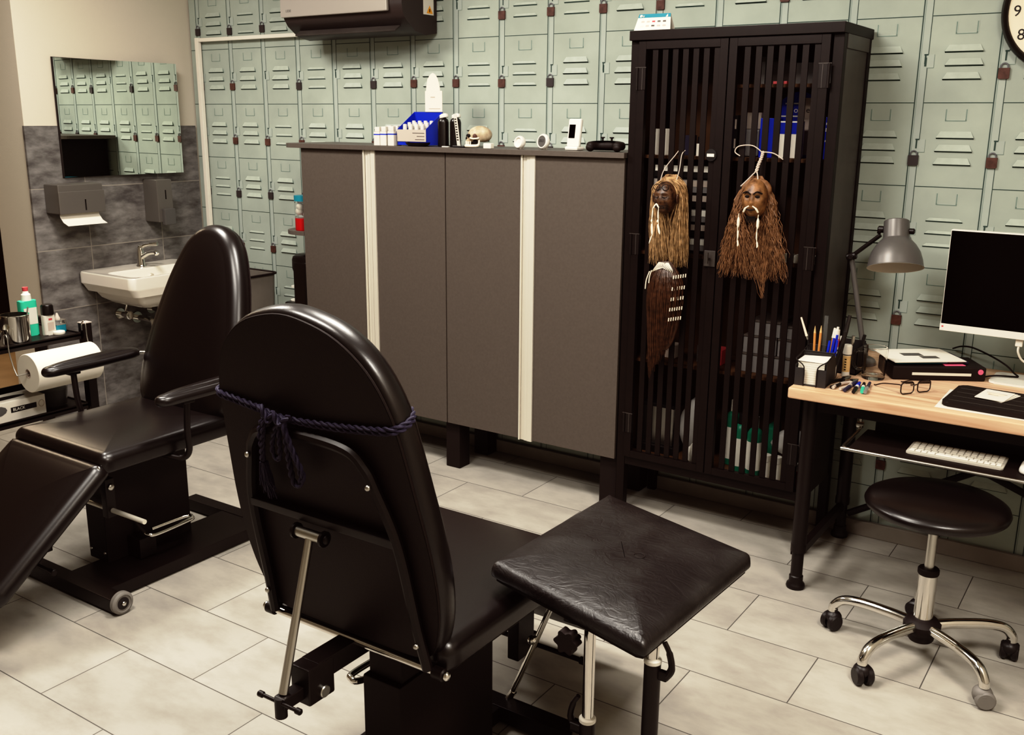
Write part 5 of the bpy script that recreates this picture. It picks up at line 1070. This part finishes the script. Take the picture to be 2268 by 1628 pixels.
# ================================================================ TREATMENT CHAIRS (local: +Y is where the legs go, origin on the floor below the column)
ZS = .55; YH = -.22; YSF = .335
half = [(.012, .222), (.032, .244), (.06, .257), (.12, .273), (.20, .281), (.30, .278), (.40, .267), (.50, .255), (.58, .241), (.65, .212), (.70, .171), (.735, .119), (.755, .058)]
half_taper = [(.012, .215), (.032, .236), (.06, .250), (.12, .263), (.20, .264), (.30, .253), (.40, .232), (.50, .206), (.58, .176), (.65, .140), (.695, .098), (.721, .050)]
def back_outline(half, top):
    p = [(-.17, -.002), (0, -.004), (.17, -.002)]
    p += [(w, s) for s, w in half] + [(0, top)] + [(-w, s) for s, w in half[::-1]]
    return resample([tuple(v) for v in spline([(a, b, 0) for a, b in p], 4, True)], 110)
def chair(label, loc, rz, tilt, leg_angle, arms, raised, rod=True, YSF=.325):
    t = thing('treatment_chair', label, 'chair', loc, rz)
    # base on the floor
    mb = MB(); mb.box((-.185, -.40, .008), (.045, .34, .052), .003); part(t, 'base_beam', mb, 'black_metal')
    for y in (.32, -.40):
        mb = MB(); mb.box((-.275, y - .028, .008), (.275, y + .028, .055), .003); cb = part(t, 'cross_bar', mb, 'black_metal')
        for s in (-1, 1):
            if y > 0:
                mb = MB(); X = Matrix.Translation((s * .283, y, .040)) @ Matrix.Rotation(R(90 * s), 4, 'Y'); mb.lathe([(.001, -.012), (.034, -.012), (.039, -.007), (.039, .007), (.034, .012), (.029, .0125), (.028, .009), (.001, .009)], 32, X=X); wh = part(cb, 'wheel', mb, 'wheel_grey')
                mb = MB(); mb.lathe([(.001, .0092), (.021, .0092), (.021, .0105), (.012, .0115), (.001, .0115)], 24, X=X); part(wh, 'hub_cap', mb, 'caster')
                mb = MB(); mb.ball((s * .297, y, .040), (.005, .008, .008), seg=12, rings=8); part(wh, 'axle_bolt', mb, 'chrome')
            else:
                mb = MB(); mb.cyl((s * .25, y, 0), (s * .25, y, .010), .024); part(cb, 'foot_pad', mb, 'caster')
    cx = .045
    zc = .375 if raised else .455
    mb = MB(); mb.box((cx - .055, -.18, .05), (cx + .055, .18, zc), .004); col = part(t, 'column_cover', mb, 'black_matte')
    mb = MB(); mb.box((cx - .048, -.165, zc), (cx + .048, .165, .49), .003); part(t, 'inner_column', mb, 'black_matte')
    for y in (.183,):
        for sx in (-.04, .04):
            mb = MB(); mb.ball((cx + sx, y - .002, .085), (.006, .004, .006), seg=10, rings=6); part(col, 'bolt', mb, 'steel')
    mb = MB(); mb.box((cx - .0565, -.12, .40), (cx - .0545, .14, .408)); part(col, 'panel_slot', mb, 'dark_hole') if not raised else None
    mb = MB(); mb.box((-.22, -.20, .478), (.22, .30, .492), .003); part(t, 'seat_plate', mb, 'black_metal')
    # pedal
    zp = .12 if raised else 0
    mb = MB(); mb.box((-.085, .03, .055 + zp), (-.012, .10, .13 + zp), .004); part(t, 'pedal_block', mb, 'black_metal')
    mb = MB(); mb.tube(spline([(x, y, z + zp) for x, y, z in ((-.012, .06, .17), (-.09, .085, .165), (-.128, .09, .160), (-.138, .06, .155), (-.138, -.075, .160), (-.125, -.098, .160), (-.10, -.09, .16), (-.075, .04, .15))], 6), .0085, 10); part(t, 'pedal_bar', mb, 'chrome')
    # seat
    mb = MB(); mb.pad(resample(rrect(-.262, YH + .005, .262, YSF, .030), 100), .068, .032, .012, X=Matrix.Translation((0, 0, ZS - .070))); part(t, 'seat', mb, 'leather', smooth=80)
    # leg rest
    X = Matrix.Translation((0, YSF + .006, ZS - .012)) @ Matrix.Rotation(R(-leg_angle), 4, 'X')
    mb = MB(); mb.pad(resample(rrect(-.262, .0, .262, .52, .030), 100), .058, .038, .016, X=X @ Matrix.Translation((0, 0, -.070))); lr = part(t, 'leg_rest', mb, 'leather', smooth=80)
    mb = MB(); mb.box((-.20, .05, -.088), (-.17, .46, -.069), X=X); mb.box((.17, .05, -.088), (.20, .46, -.069), X=X); mb.box((-.20, .22, -.088), (.20, .245, -.069), X=X); part(lr, 'leg_rest_frame', mb, 'black_metal')
    mb = MB()
    for s in (-1, 1): mb.ball((s * .245, YSF + .004, ZS - .045), (.008, .006, .006), seg=10, rings=6)
    part(t, 'hinge_pin', mb, 'chrome')
    # leg rest support: bracket, bar with caps, strut
    mb = MB(); mb.box((.02, .28, .28), (.06, .36, .49), .003); mb.box((.022, .36, .16), (.058, .44, .30), .003, X=None); part(t, 'leg_bracket', mb, 'black_metal')
    mb = MB(); mb.cyl((-.13, .46, .165), (.20, .46, .165), .007, 10); mb.cyl((-.15, .46, .165), (-.125, .46, .165), .011, 12, bev=.002); mb.cyl((.195, .46, .165), (.22, .46, .165), .011, 12, bev=.002); mb.box((.03, .42, .15), (.05, .47, .20)); part(t, 'leg_lock_bar', mb, 'black_metal')
    if raised: mb = MB(); mb.cyl((.045, .345, .06), (.150, .39, .36), .008, 12); mb.cyl((.036, .341, .045), (.052, .348, .075), .010, 10); mb.ball((.10, .362, .24), .013, seg=12, rings=8); part(t, 'leg_strut', mb, 'chrome')
    if rod: mb = MB(); mb.cyl((-.28, .205, .285), (.28, .205, .285), .0085, 12); part(t, 'cross_rod', mb, 'alu')
    mb = MB(); mb.box((-.105, .19, .26), (-.075, .225, .40), .003); br = part(t, 'rod_bracket', mb, 'black_metal')
    mb = MB(); mb.ball((-.108, .205, .37), (.006, .012, .012), seg=14, rings=8); part(br, 'bolt', mb, 'steel')
    # backrest
    th = R(tilt); zh = .50; ol = back_outline(half, .763) if raised else back_outline(half_taper, .729)
    B = Matrix.Translation((0, YH, zh)) @ Matrix.Rotation(th, 4, 'X') @ Matrix(((-1, 0, 0, 0), (0, 0, 1, 0), (0, 1, 0, 0), (0, 0, 0, 1)))   # local x mirrored, y up the back, z forward
    mb = MB(); mb.pad(ol, .076, .046, .016, X=B); bk = part(t, 'backrest', mb, 'leather', smooth=80)
    mb = MB(); c0 = Vector((0, .36)); mb.prism([(c0.x + (p.x - c0.x) * .972, c0.y + (p.y - c0.y) * .978) for p in ol], -.004, .004, X=B); part(bk, 'back_board', mb, 'vinyl_back')
    mb = MB(); mb.tube([B @ Vector((c0.x + (p.x - c0.x) * .975, c0.y + (p.y - c0.y) * .981, -.0015)) for p in ol], .0022, 6, closed=True); part(bk, 'piping', mb, 'black_matte')
    mb = MB(); pth = spline([(.225, .0, -.016), (.216, .10, -.016), (.205, .30, -.016), (.172, .42, -.016), (.155, .462, -.016), (.115, .495, -.016), (0, .503, -.016), (-.115, .495, -.016), (-.155, .462, -.016), (-.172, .42, -.016), (-.205, .30, -.016), (-.216, .10, -.016), (-.225, .0, -.016)], 6)
    mb.tube([B @ p for p in pth], .0115, 8); fr = part(t, 'back_frame', mb, 'black_metal')
    mb = MB(); mb.box((-.205, .295, -.026), (.205, .315, -.006), .002, X=B); part(fr, 'frame_bar', mb, 'black_metal')
    for x, y in ((-.168, .43), (.168, .43), (-.217, .065), (.217, .065)):
        mb = MB(); mb.ball(tuple(B @ Vector((x, y, -.029))), .0065, seg=10, rings=8); part(fr, 'bolt', mb, 'steel')
    # hinge rod
    mb = MB(); mb.cyl((-.235, YH - .005, .488), (.235, YH - .005, .488), .0085, 12); hr = part(t, 'hinge_rod', mb, 'chrome')
    for s in (-1, 1):
        mb = MB(); mb.cyl((s * .232, YH - .005, .488), (s * .262, YH - .005, .488), .014, 14, bev=.003); part(hr, 'end_cap', mb, 'black_metal')
        mb = MB(); mb.ball((s * .266, YH - .005, .488), (.008, .010, .010), seg=12, rings=8); part(hr, 'end_bolt', mb, 'chrome')
    # support strut and arm
    piv = B @ Vector((.02, .275, -.036)); low = Vector((-.012, -.415, .447))
    mb = MB(); mb.cyl(piv + Vector((-.036, 0, 0)), piv + Vector((.036, 0, 0)), .0115, 14); mb.tube([piv, low + (piv - low) * .55, low], [.009, .009, .010], 14); ss = part(t, 'back_strut', mb, 'steel')
    for s in (-1, 1):
        mb = MB(); mb.cyl(piv + Vector((s * .037, 0, 0)), piv + Vector((s * .043, 0, 0)), .017, 16); mb.ball(tuple(piv + Vector((s * .045, 0, 0))), (.008, .010, .010), seg=12, rings=8); part(ss, 'pivot_cap', mb, 'black_metal')
    mb = MB(); mb.box((-.03, -.345, .445), (.02, .0, .492), .003); mb.box((-.032, -.375, .405), (.022, -.30, .490), .004); am = part(t, 'support_arm', mb, 'black_metal')
    mb = MB(); mb.cyl((.020, -.335, .425), (.030, -.335, .425), .014, 16, bev=.002); part(am, 'arm_bolt', mb, 'steel')
    mb = MB(); mb.box((-.024, -.43, .418), (.006, -.335, .446), .003); mb.cyl((-.010, -.425, .40), (-.010, -.425, .445), .013); part(am, 'lever_block', mb, 'black_metal')
    mb = MB(); mb.cyl((-.066, -.43, .436), (.050, -.43, .436), .0042, 10); mb.cyl((-.07, -.43, .436), (-.055, -.43, .436), .0068, 12, bev=.002); mb.cyl((.039, -.43, .436), (.054, -.43, .436), .0068, 12, bev=.002); part(am, 'release_bar', mb, 'black_metal')
    # armrests
    if arms:
        for s in (-1, 1):
            P = resample(rrect(-.043, -.20, .043, .20, .042, 6), 60); P = [(x * (1 - .30 * max(0, y / .2)), y) for x, y in P]
            mb = MB(); mb.pad(P, .036, .017, .010, X=Matrix.Translation((s * .325, -.045, ZS + .130)) @ Matrix.Rotation(R(-1), 4, 'X'), flat_bottom=False); ar = part(t, 'armrest', mb, 'leather', smooth=80)
            mb = MB(); mb.box((s * .325 - .018, .015, ZS + .118), (s * .325 + .018, .06, ZS + .134), .003); part(ar, 'mount_plate', mb, 'black_metal')
            mb = MB(); mb.tube(spline([(s * .325, .035, ZS + .125), (s * .315, .035, ZS + .02), (s * .305, .025, ZS - .055), (s * .285, .035, ZS - .085), (s * .245, .06, ZS - .080), (s * .20, .075, ZS - .072)], 6), .011, 12); part(ar, 'arm_support', mb, 'black_metal')
            mb = MB(); mb.cyl((s * .322, -.24, ZS + .148), (s * .262, -.285, ZS + .146), .006, 10); part(ar, 'rear_pin', mb, 'chrome')
    return t, B
tL, _ = chair('black treatment chair with padded armrests standing near the wash basin', (-2.985, 2.045, 0), 180, 18, 38, True, False)
tF, BF = chair('black treatment chair in foreground seen from behind, rope tied around its back', (-1.37, 1.64, 0), 0, 12, 48, False, True, False, .392)

# rope tied around the foreground backrest
BW = Matrix.Translation((-1.37, 1.64, 0)) @ BF
def twisted(mb, path, r_=.0045, turns=55, seg=6):
    r = r_ * .92
    P = resample(path, max(24, int(len(path) * 2)), False); L = sum((P[i + 1] - P[i]).length for i in range(len(P) - 1)); P = resample(P, max(30, int(L / .004)), False)
    for ph in (0, 180):
        out = []; u = None
        for i, p in enumerate(P):
            tg = (P[min(i + 1, len(P) - 1)] - P[max(i - 1, 0)]); tg = tg.normalized() if tg.length > 1e-9 else Vector((0, 0, 1))
            u = (u - tg * u.dot(tg)).normalized() if u else tg.orthogonal().normalized(); w = tg.cross(u); a = i * .004 * turns * 6.28 / 1.0 * .5 + R(ph)
            out.append(p + (u * math.cos(a) + w * math.sin(a)) * r * .62)
        mb.tube(out, r * .72, seg)
def bp(u, s, d=-.012): return BW @ Vector((-u, s, d))      # u to the right as seen from behind
t = thing('rope', 'dark navy twisted rope tied in a bow around the foreground chair back', 'rope', BW @ Vector((0, .54, -.02)))
for o_ in (0, .0085):
    mb = MB(); twisted(mb, spline([bp(-.2535, .546 + o_, .016), bp(-.243, .546 + o_, -.005), bp(-.13, .537 + o_), bp(-.045, .531 + o_ * .6, -.016), bp(.06, .531 + o_), bp(.18, .543 + o_, -.010), bp(.234, .551 + o_, -.006), bp(.2475, .553 + o_, .012), bp(.2485, .554 + o_, .030), bp(.240, .555 + o_, .052), bp(.216, .556 + o_, .071), bp(.15, .556 + o_, .086), bp(0, .556 + o_, .096), bp(-.15, .554 + o_, .086), bp(-.218, .552 + o_, .071), bp(-.243, .550 + o_, .052), bp(-.252, .548 + o_, .034), bp(-.2535, .546 + o_, .016)], 8), .0046); part(t, 'loop_around_back', mb, 'rope', True)
mb = MB(); twisted(mb, spline([bp(-.105, .548, -.02), bp(-.085, .556, -.03), bp(-.07, .53, -.034), bp(-.055, .55, -.03), bp(-.04, .528, -.034), bp(-.02, .545, -.028), bp(-.03, .535, -.02), bp(-.09, .535, -.02)], 7), .0058); part(t, 'knot', mb, 'rope', True)
mb = MB(); twisted(mb, spline([bp(-.05, .53, -.03), bp(-.075, .48, -.032), bp(-.078, .455, -.034), bp(-.065, .445, -.036), bp(-.055, .46, -.036), bp(-.048, .50, -.034), bp(-.045, .53, -.03)], 7), .0046); part(t, 'bow_loop', mb, 'rope', True)
mb = MB(); twisted(mb, spline([bp(-.035, .535, -.03), bp(-.02, .48, -.034), bp(-.006, .43, -.036), bp(-.010, .40, -.04), bp(-.024, .397, -.04), bp(-.032, .42, -.038), bp(-.03, .47, -.036), bp(-.03, .53, -.03)], 7), .0056); twisted(mb, spline([bp(-.03, .535, -.034), bp(-.008, .47, -.04), bp(.004, .43, -.04), bp(.0, .41, -.04)], 7), .0052); part(t, 'bow_loop', mb, 'rope', True)
mb = MB(); twisted(mb, spline([bp(-.09, .535, -.026), bp(-.108, .50, -.03), bp(-.112, .46, -.032), bp(-.122, .425, -.03)], 7), .0056); twisted(mb, spline([bp(-.085, .535, -.03), bp(-.098, .49, -.034), bp(-.118, .43, -.034)], 7), .005); part(t, 'rope_tail', mb, 'rope', True)
mb = MB(); rnd = random.Random(5)
for k in range(70):
    a = rnd.uniform(-1, 1); mb.tube(spline([bp(-.119 + .006 * a, .425, -.03 + rnd.uniform(-.006, .006)), bp(-.121 + .015 * a, .385, -.03 + rnd.uniform(-.008, .006)), bp(-.124 + .018 * a + rnd.uniform(-.006, .006), .335 + rnd.uniform(0, .05), -.030 + rnd.uniform(-.006, .004))], 4), .0012, 4)
part(t, 'tassel', mb, 'rope', True, smooth=0)

# ================================================================ ARM REST STAND
t = thing('armrest_stand', 'padded black armrest on a two-post stand beside the foreground chair', 'armrest', (-.90, 1.80, 0))
cor = [Vector((-1.176, 1.668)), Vector((-.726, 1.545)), Vector((-.698, 2.058)), Vector((-1.158, 2.200))]
def rc(P, r, n=6):
    o = []; m = len(P)
    for i in range(m):
        a = (P[i - 1] - P[i]).normalized(); b = (P[(i + 1) % m] - P[i]).normalized()
        s, e = P[i] + a * r, P[i] + b * r
        for k in range(n + 1): q = k / n; o.append(s * (1 - q) ** 2 + P[i] * 2 * q * (1 - q) + e * q * q)
    return o
c0 = sum(cor, Vector((0, 0))) / 4
P = resample([(p.x - .90 * 0 + .90, p.y - 1.80) for p in rc(cor, .014)], 120)
mb = MB(); mb.pad(P, .040, .024, .013, X=Matrix.Translation((0, 0, .589))); pd = part(t, 'pad', mb, 'worn', smooth=80)
mb = MB(); mb.prism([(p.x * .96, p.y * .96) for p in [Vector((q.x, q.y)) for q in P]], .582, .590); part(pd, 'base_board', mb, 'black_matte')
mb = MB(); X = Matrix.Translation((.005, .060, .6385)); mb.tube([X @ Vector((.013 * math.cos(R(a)), .013 * math.sin(R(a)), .004)) for a in range(0, 360, 20)], .0012, 6, closed=True); part(pd, 'ring_mark', mb, 'black_matte')
legs = ((.005, -.16, .342), (.147, -.15, .528))
mb = MB(); mb.box((-.05, -.18, .569), (.160, -.13, .583), .003); mb.box((-.02, -.14, .571), (.02, .25, .583), .003); part(t, 'mount_plate', mb, 'black_metal')
for i, (x, y, z) in enumerate(legs):
    mb = MB(); mb.cyl((x, y, z - .15), (x, y, .572), .0125, 20); part(t, 'chrome_post', mb, 'chrome')
    mb = MB(); mb.cyl((x, y, .03), (x, y, z), .0175, 20); sl = part(t, 'sleeve', mb, 'black_metal')
    mb = MB(); mb.cyl((x, y, z - .004), (x, y, z + .007), .0185, 20, bev=.002); part(sl, 'white_collar', mb, 'white_plastic')
    s = 1 if i else -1
    mb = MB(); mb.box((x + s * .015, y - .008, z - .035), (x + s * .035, y + .008, z - .015), .003); mb.tube(spline([(x + s * .028, y, z - .03), (x + s * .042, y, z - .005), (x + s * .036, y, z + .028), (x + s * .024, y, z + .050)], 6), [.008] * 7 + [.007] * 6 + [.0055] * 6, 8); part(sl, 'clamp_lever', mb, 'black_metal')
mb = MB(); mb.cyl((-.012, -.178, .545), (-.012, -.205, .545), .006); pts = [((.024 + .004 * math.cos(6 * R(a))) * math.cos(R(a)), (.024 + .004 * math.cos(6 * R(a))) * math.sin(R(a))) for a in range(0, 360, 8)]; mb.prism(pts, 0, .024, X=Matrix.Translation((-.022, -.195, .545)) @ Matrix.Rotation(R(90), 4, 'X')); part(t, 'knob', mb, 'black_matte')
mb = MB(); mb.box((-.05, -.185, 0), (.19, -.125, .03), .004); mb.box((-.03, -.34, 0), (.03, .20, .026), .004); mb.box((.12, -.33, 0), (.175, .20, .026), .004); part(t, 'floor_base', mb, 'black_metal')

# ================================================================ TROLLEY
t = thing('trolley', 'black metal two-tier trolley beside the left treatment chair', 'trolley', (-3.805, 2.370, 0), -90)
for z in (.690, .38):
    mb = MB(); mb.box((-.0, -.40, z - .004), (.76, 0, z + .004)); mb.box((0, -.006, z - .018), (.76, 0, z + .010)); mb.box((0, -.40, z - .018), (.76, -.394, z + .045)); mb.box((0, -.40, z - .018), (.006, 0, z + .010)); mb.box((.754, -.40, z - .018), (.76, 0, z + .010)); part(t, 'shelf_tray', mb, 'black_metal')
for x, y in ((-.048, -.04), (-.048, -.40), (.752, -.04), (.752, -.40)):
    mb = MB(); mb.box((x, y, .05), (x + .04, y + .04, .735 if y > -.1 or x > 0 else .72), .003); p = part(t, 'post', mb, 'black_metal')
    mb = MB(); mb.box((x - .001, y - .001, .735), (x + .041, y + .041, .739), .001); part(p, 'end_cap', mb, 'faded') if y > -.1 else None
    mb = MB(); mb.cyl((x + .02 - .01, y + .02, .025), (x + .02 + .01, y + .02, .025), .025, 18, bev=.003); mb.cyl((x + .02, y + .02, .03), (x + .02, y + .02, .055), .008); part(p, 'castor', mb, 'caster')
LT = Matrix.Translation((-3.805, 2.370, 0)) @ Matrix.Rotation(R(-90), 4, 'Z')
def lw(x, y, z): return LT @ Vector((x, y, z))
ax_ = (LT.to_3x3() @ Vector((1, 0, 0))).normalized()
# paper roll on wire hanger
t = thing('paper_roll', 'large white paper towel roll on wire hanger at trolley edge', 'paper roll', lw(.145, .062, .505))
mb = MB(); X = axis_to(lw(.0, .060, .588), ax_); prof = [(.019, 0), (.019, .29), (.077, .29), (.079, .288), (.079, .002), (.077, 0), (.019, 0)]; mb.lathe(prof, 48, X=X); part(t, 'roll', mb, 'paper', True)
mb = MB(); mb.lathe([(.0185, -.001), (.0185, .291), (.0165, .291), (.0165, -.001), (.0185, -.001)], 24, X=X); part(t, 'cardboard_core', mb, 'faded', True)
mb = MB()
for x in (-.008, .335): mb.tube(spline([lw(x, -.012, .706), lw(x, -.010, .735), lw(x, .006, .748), lw(x, .018, .735), lw(x, .020, .68), lw(x, .040, .62), lw(x, .060, .588)], 6), .0028, 8)
mb.tube([lw(-.008, .060, .588), lw(.335, .060, .588)], .0035, 8); part(t, 'wire_hanger', mb, 'steel', True)
ZT2 = .6945
def at_tr(name, label, cat, x, y, z=ZT2, group=None): return thing(name, label, cat, lw(x, y, z), -90, group)
t = at_tr('soap_bottle', 'tall green disinfectant bottle with red nozzle on the trolley', 'bottle', .147, -.145)
mb = MB(); mb.prism(rrect(-.036, -.022, .036, .022, .014), 0, .150, bev=.004); part(t, 'bottle_body', mb, 'green_liquid')
mb = MB(); mb.box((-.028, .0215, .05), (.028, .0225, .12)); part(t, 'paper_label', mb, 'label_white')
mb = MB(); mb.lathe([(.020, .148), (.019, .175), (.012, .182), (.011, .190), (.001, .190)], 20); part(t, 'cap', mb, 'white_plastic')
mb = MB(); mb.lathe([(.011, .190), (.012, .206), (.001, .208)], 16); part(t, 'red_nozzle', mb, 'red_cap')
t = at_tr('metal_beaker', 'shiny stainless steel beaker left of the green bottle', 'beaker', .249, -.066)
mb = MB(); mb.lathe([(.001, 0), (.052, 0), (.054, .004), (.054, .112), (.056, .116), (.052, .116), (.051, .006), (.001, .005)], 40); part(t, 'cup', mb, 'chrome')
mb = MB(); mb.cyl((-.02, .02, .02), (-.035, .045, .145), .003); part(t, 'handle', mb, 'chrome')
t = at_tr('lotion_bottle', 'white bottle with large black cap on the trolley', 'bottle', .09, -.095)
mb = MB(); mb.prism(rrect(-.026, -.017, .026, .017, .012), 0, .086, bev=.004); b = part(t, 'bottle_body', mb, 'label_white')
mb = MB(); mb.box((-.008, .0168, .064), (.008, .0175, .072)); part(b, 'red_print', mb, 'red_cap')
mb = MB(); mb.box((-.014, .0168, .02), (.014, .0175, .055)); part(b, 'grey_print', mb, 'faded')
mb = MB(); mb.lathe([(.001, .086), (.0245, .086), (.0255, .09), (.025, .124), (.021, .130), (.001, .130)], 24); part(t, 'cap', mb, 'leather')
t = at_tr('teal_jar', 'squat glass inkwell with teal liquid near trolley post', 'jar', .034, -.12)
mb = MB(); mb.prism(rrect(-.026, -.026, .026, .026, .010), 0, .032, bev=.003); part(t, 'liquid', mb, 'teal')
mb = MB(); mb.prism(rrect(-.027, -.027, .027, .027, .010), .0322, .052, bev=.004); part(t, 'glass_shoulder', mb, 'clear')
mb = MB(); mb.lathe([(.012, .052), (.012, .060), (.009, .064), (.004, .080), (.001, .082)], 16); part(t, 'stopper', mb, 'faded')
t = at_tr('cotton_pad', 'small white cotton pad between the bottles on trolley', 'cotton', .060, -.075)
mb = MB(); mb.lathe([(.001, 0), (.024, 0), (.026, .006), (.024, .012), (.001, .013)], 20); part(t, 'pad', mb, 'paper')
mb = MB(); mb.box((.10, -.20, ZT2), (.19, -.15, ZT2 + .012), .004); mb.v = [tuple(LT @ Vector(v)) for v in mb.v]; solo('teal_packet', 'flat teal packet lying behind the black-capped bottle', 'packet', mb, 'teal')
t = at_tr('steel_bowl', 'small steel bowl at the left edge of the trolley', 'bowl', .365, -.075)
mb = MB(); mb.lathe([(.001, 0), (.03, 0), (.05, .03), (.056, .058), (.053, .058), (.046, .03), (.028, .004), (.001, .003)], 32); part(t, 'bowl', mb, 'chrome')
# lower shelf
t = thing('glove_box', 'white carton of black gloves on the lower trolley shelf', 'box', lw(.335, -.085, .3845), -90)
mb = MB(); mb.box((-.15, -.065, 0), (.14, .065, .082), .001); b = part(t, 'carton', mb, 'label_white')
mb = MB(); mb.ball((0, 0, .082), (.10, .024, .003), seg=24, rings=6); part(b, 'opening', mb, 'dark_hole')
Xt = Matrix(((-1, 0, 0, -.005), (0, 0, 1, .0656), (0, 1, 0, .040), (0, 0, 0, 1)))
mb = MB(); mb.box((-.11, .0648, .034), (.0, .0655, .056)); part(b, 'dark_band', mb, 'ink')
text(b, 'BLACK', .017, Matrix(((-1, 0, 0, -.008), (0, 0, 1, .0657), (0, 1, 0, .040), (0, 0, 0, 1))), 'label_white')
mb = MB(); mb.tube([(-.132 + .012 * math.cos(R(a)), .0655, .046 + .014 * math.sin(R(a))) for a in range(0, 360, 30)], .0018, 5, closed=True); part(b, 'emblem', mb, 'faded')
mb = MB(); mb.ball((.06, .0655, .05), (.045, .001, .022), seg=18, rings=6); part(b, 'grey_picture', mb, 'lamp_grey')
t = thing('plastic_cup', 'clear plastic tub with dark contents on the lower trolley shelf', 'cup', lw(.105, -.10, .3845), -90)
mb = MB(); mb.lathe([(.001, .001), (.055, .001), (.068, .12), (.0665, .12), (.0535, .004), (.001, .003)], 32); part(t, 'cup', mb, 'clear')
mb = MB(); mb.lathe([(.001, .005), (.053, .005), (.060, .075), (.001, .085)], 24); part(t, 'dark_filling', mb, 'ink')

# ================================================================ CAMERA, LIGHT, VIEW
f, pit, rol, yaw = 2164.4, .24905, .0083979, .590424
cy, sy, cp, sp, cr, sr = math.cos(yaw), math.sin(yaw), math.cos(pit), math.sin(pit), math.cos(rol), math.sin(rol)
fw = Vector((-sy * cp, cy * cp, -sp)); rt = Vector((cy, sy, 0)); up = rt.cross(fw)
r2 = rt * cr + up * sr; u2 = -rt * sr + up * cr
cam = bpy.data.cameras.new('camera'); co = bpy.data.objects.new('camera', cam); C.objects.link(co)
co.matrix_world = Matrix(((r2.x, u2.x, -fw.x, 0), (r2.y, u2.y, -fw.y, 0), (r2.z, u2.z, -fw.z, 1.6), (0, 0, 0, 1)))
cam.sensor_fit = 'HORIZONTAL'; cam.sensor_width = 36; cam.lens = f / 2268 * 36; cam.clip_start = .02
bpy.context.scene.camera = co

def area(x, y, z, sx, sy_, e, col=(1, .962, .915)):
    l = bpy.data.lights.new('ceiling_or_fill_lamp', 'AREA'); l.shape = 'RECTANGLE'; l.size = sx; l.size_y = sy_; l.energy = e; l.color = col
    o = bpy.data.objects.new('ceiling_or_fill_lamp', l); C.objects.link(o); o.location = (x, y, z); return o
K = .95
area(.40, 1.35, 2.70, .6, .6, 50 * K); area(-3.6, 2.2, 2.70, .6, .6, 46 * K)
area(-1.7, 2.25, 2.70, .9, .35, 42 * K); area(-1.9, 1.0, 2.70, 1.0, .4, 44 * K)  # second one is an unseen lamp, added as frontal fill for the cabinet
area(-6.5, 3.0, 2.7, .6, .6, 26 * K, (1, .82, .6))
w = bpy.data.worlds.new('world'); bpy.context.scene.world = w; w.use_nodes = True
w.node_tree.nodes['Background'].inputs[0].default_value = (1, .93, .82, 1); w.node_tree.nodes['Background'].inputs[1].default_value = .05

vs_ = bpy.context.scene.view_settings
vs_.view_transform = 'Standard'; vs_.look = 'None'; vs_.exposure = 0
vs_.use_curve_mapping = True
cm = vs_.curve_mapping
def setc(c, pts):
    c.points[0].location = pts[0]; c.points[1].location = pts[-1]
    for p in pts[1:-1]: c.points.new(*p)
EOFC = 1
setc(cm.curves[0], [(0, .0042), (.08, .083), (1, 1)]); setc(cm.curves[1], [(0, .0012), (.08, .0795), (1, .985)]); setc(cm.curves[2], [(0, .0010), (.08, .078), (1, .93)])
setc(cm.curves[3], [(0, 0), (.02, .0072), (.06, .041), (.14, .136), (.25, .29), (.6, .78), (1, 1)])
cm.update()
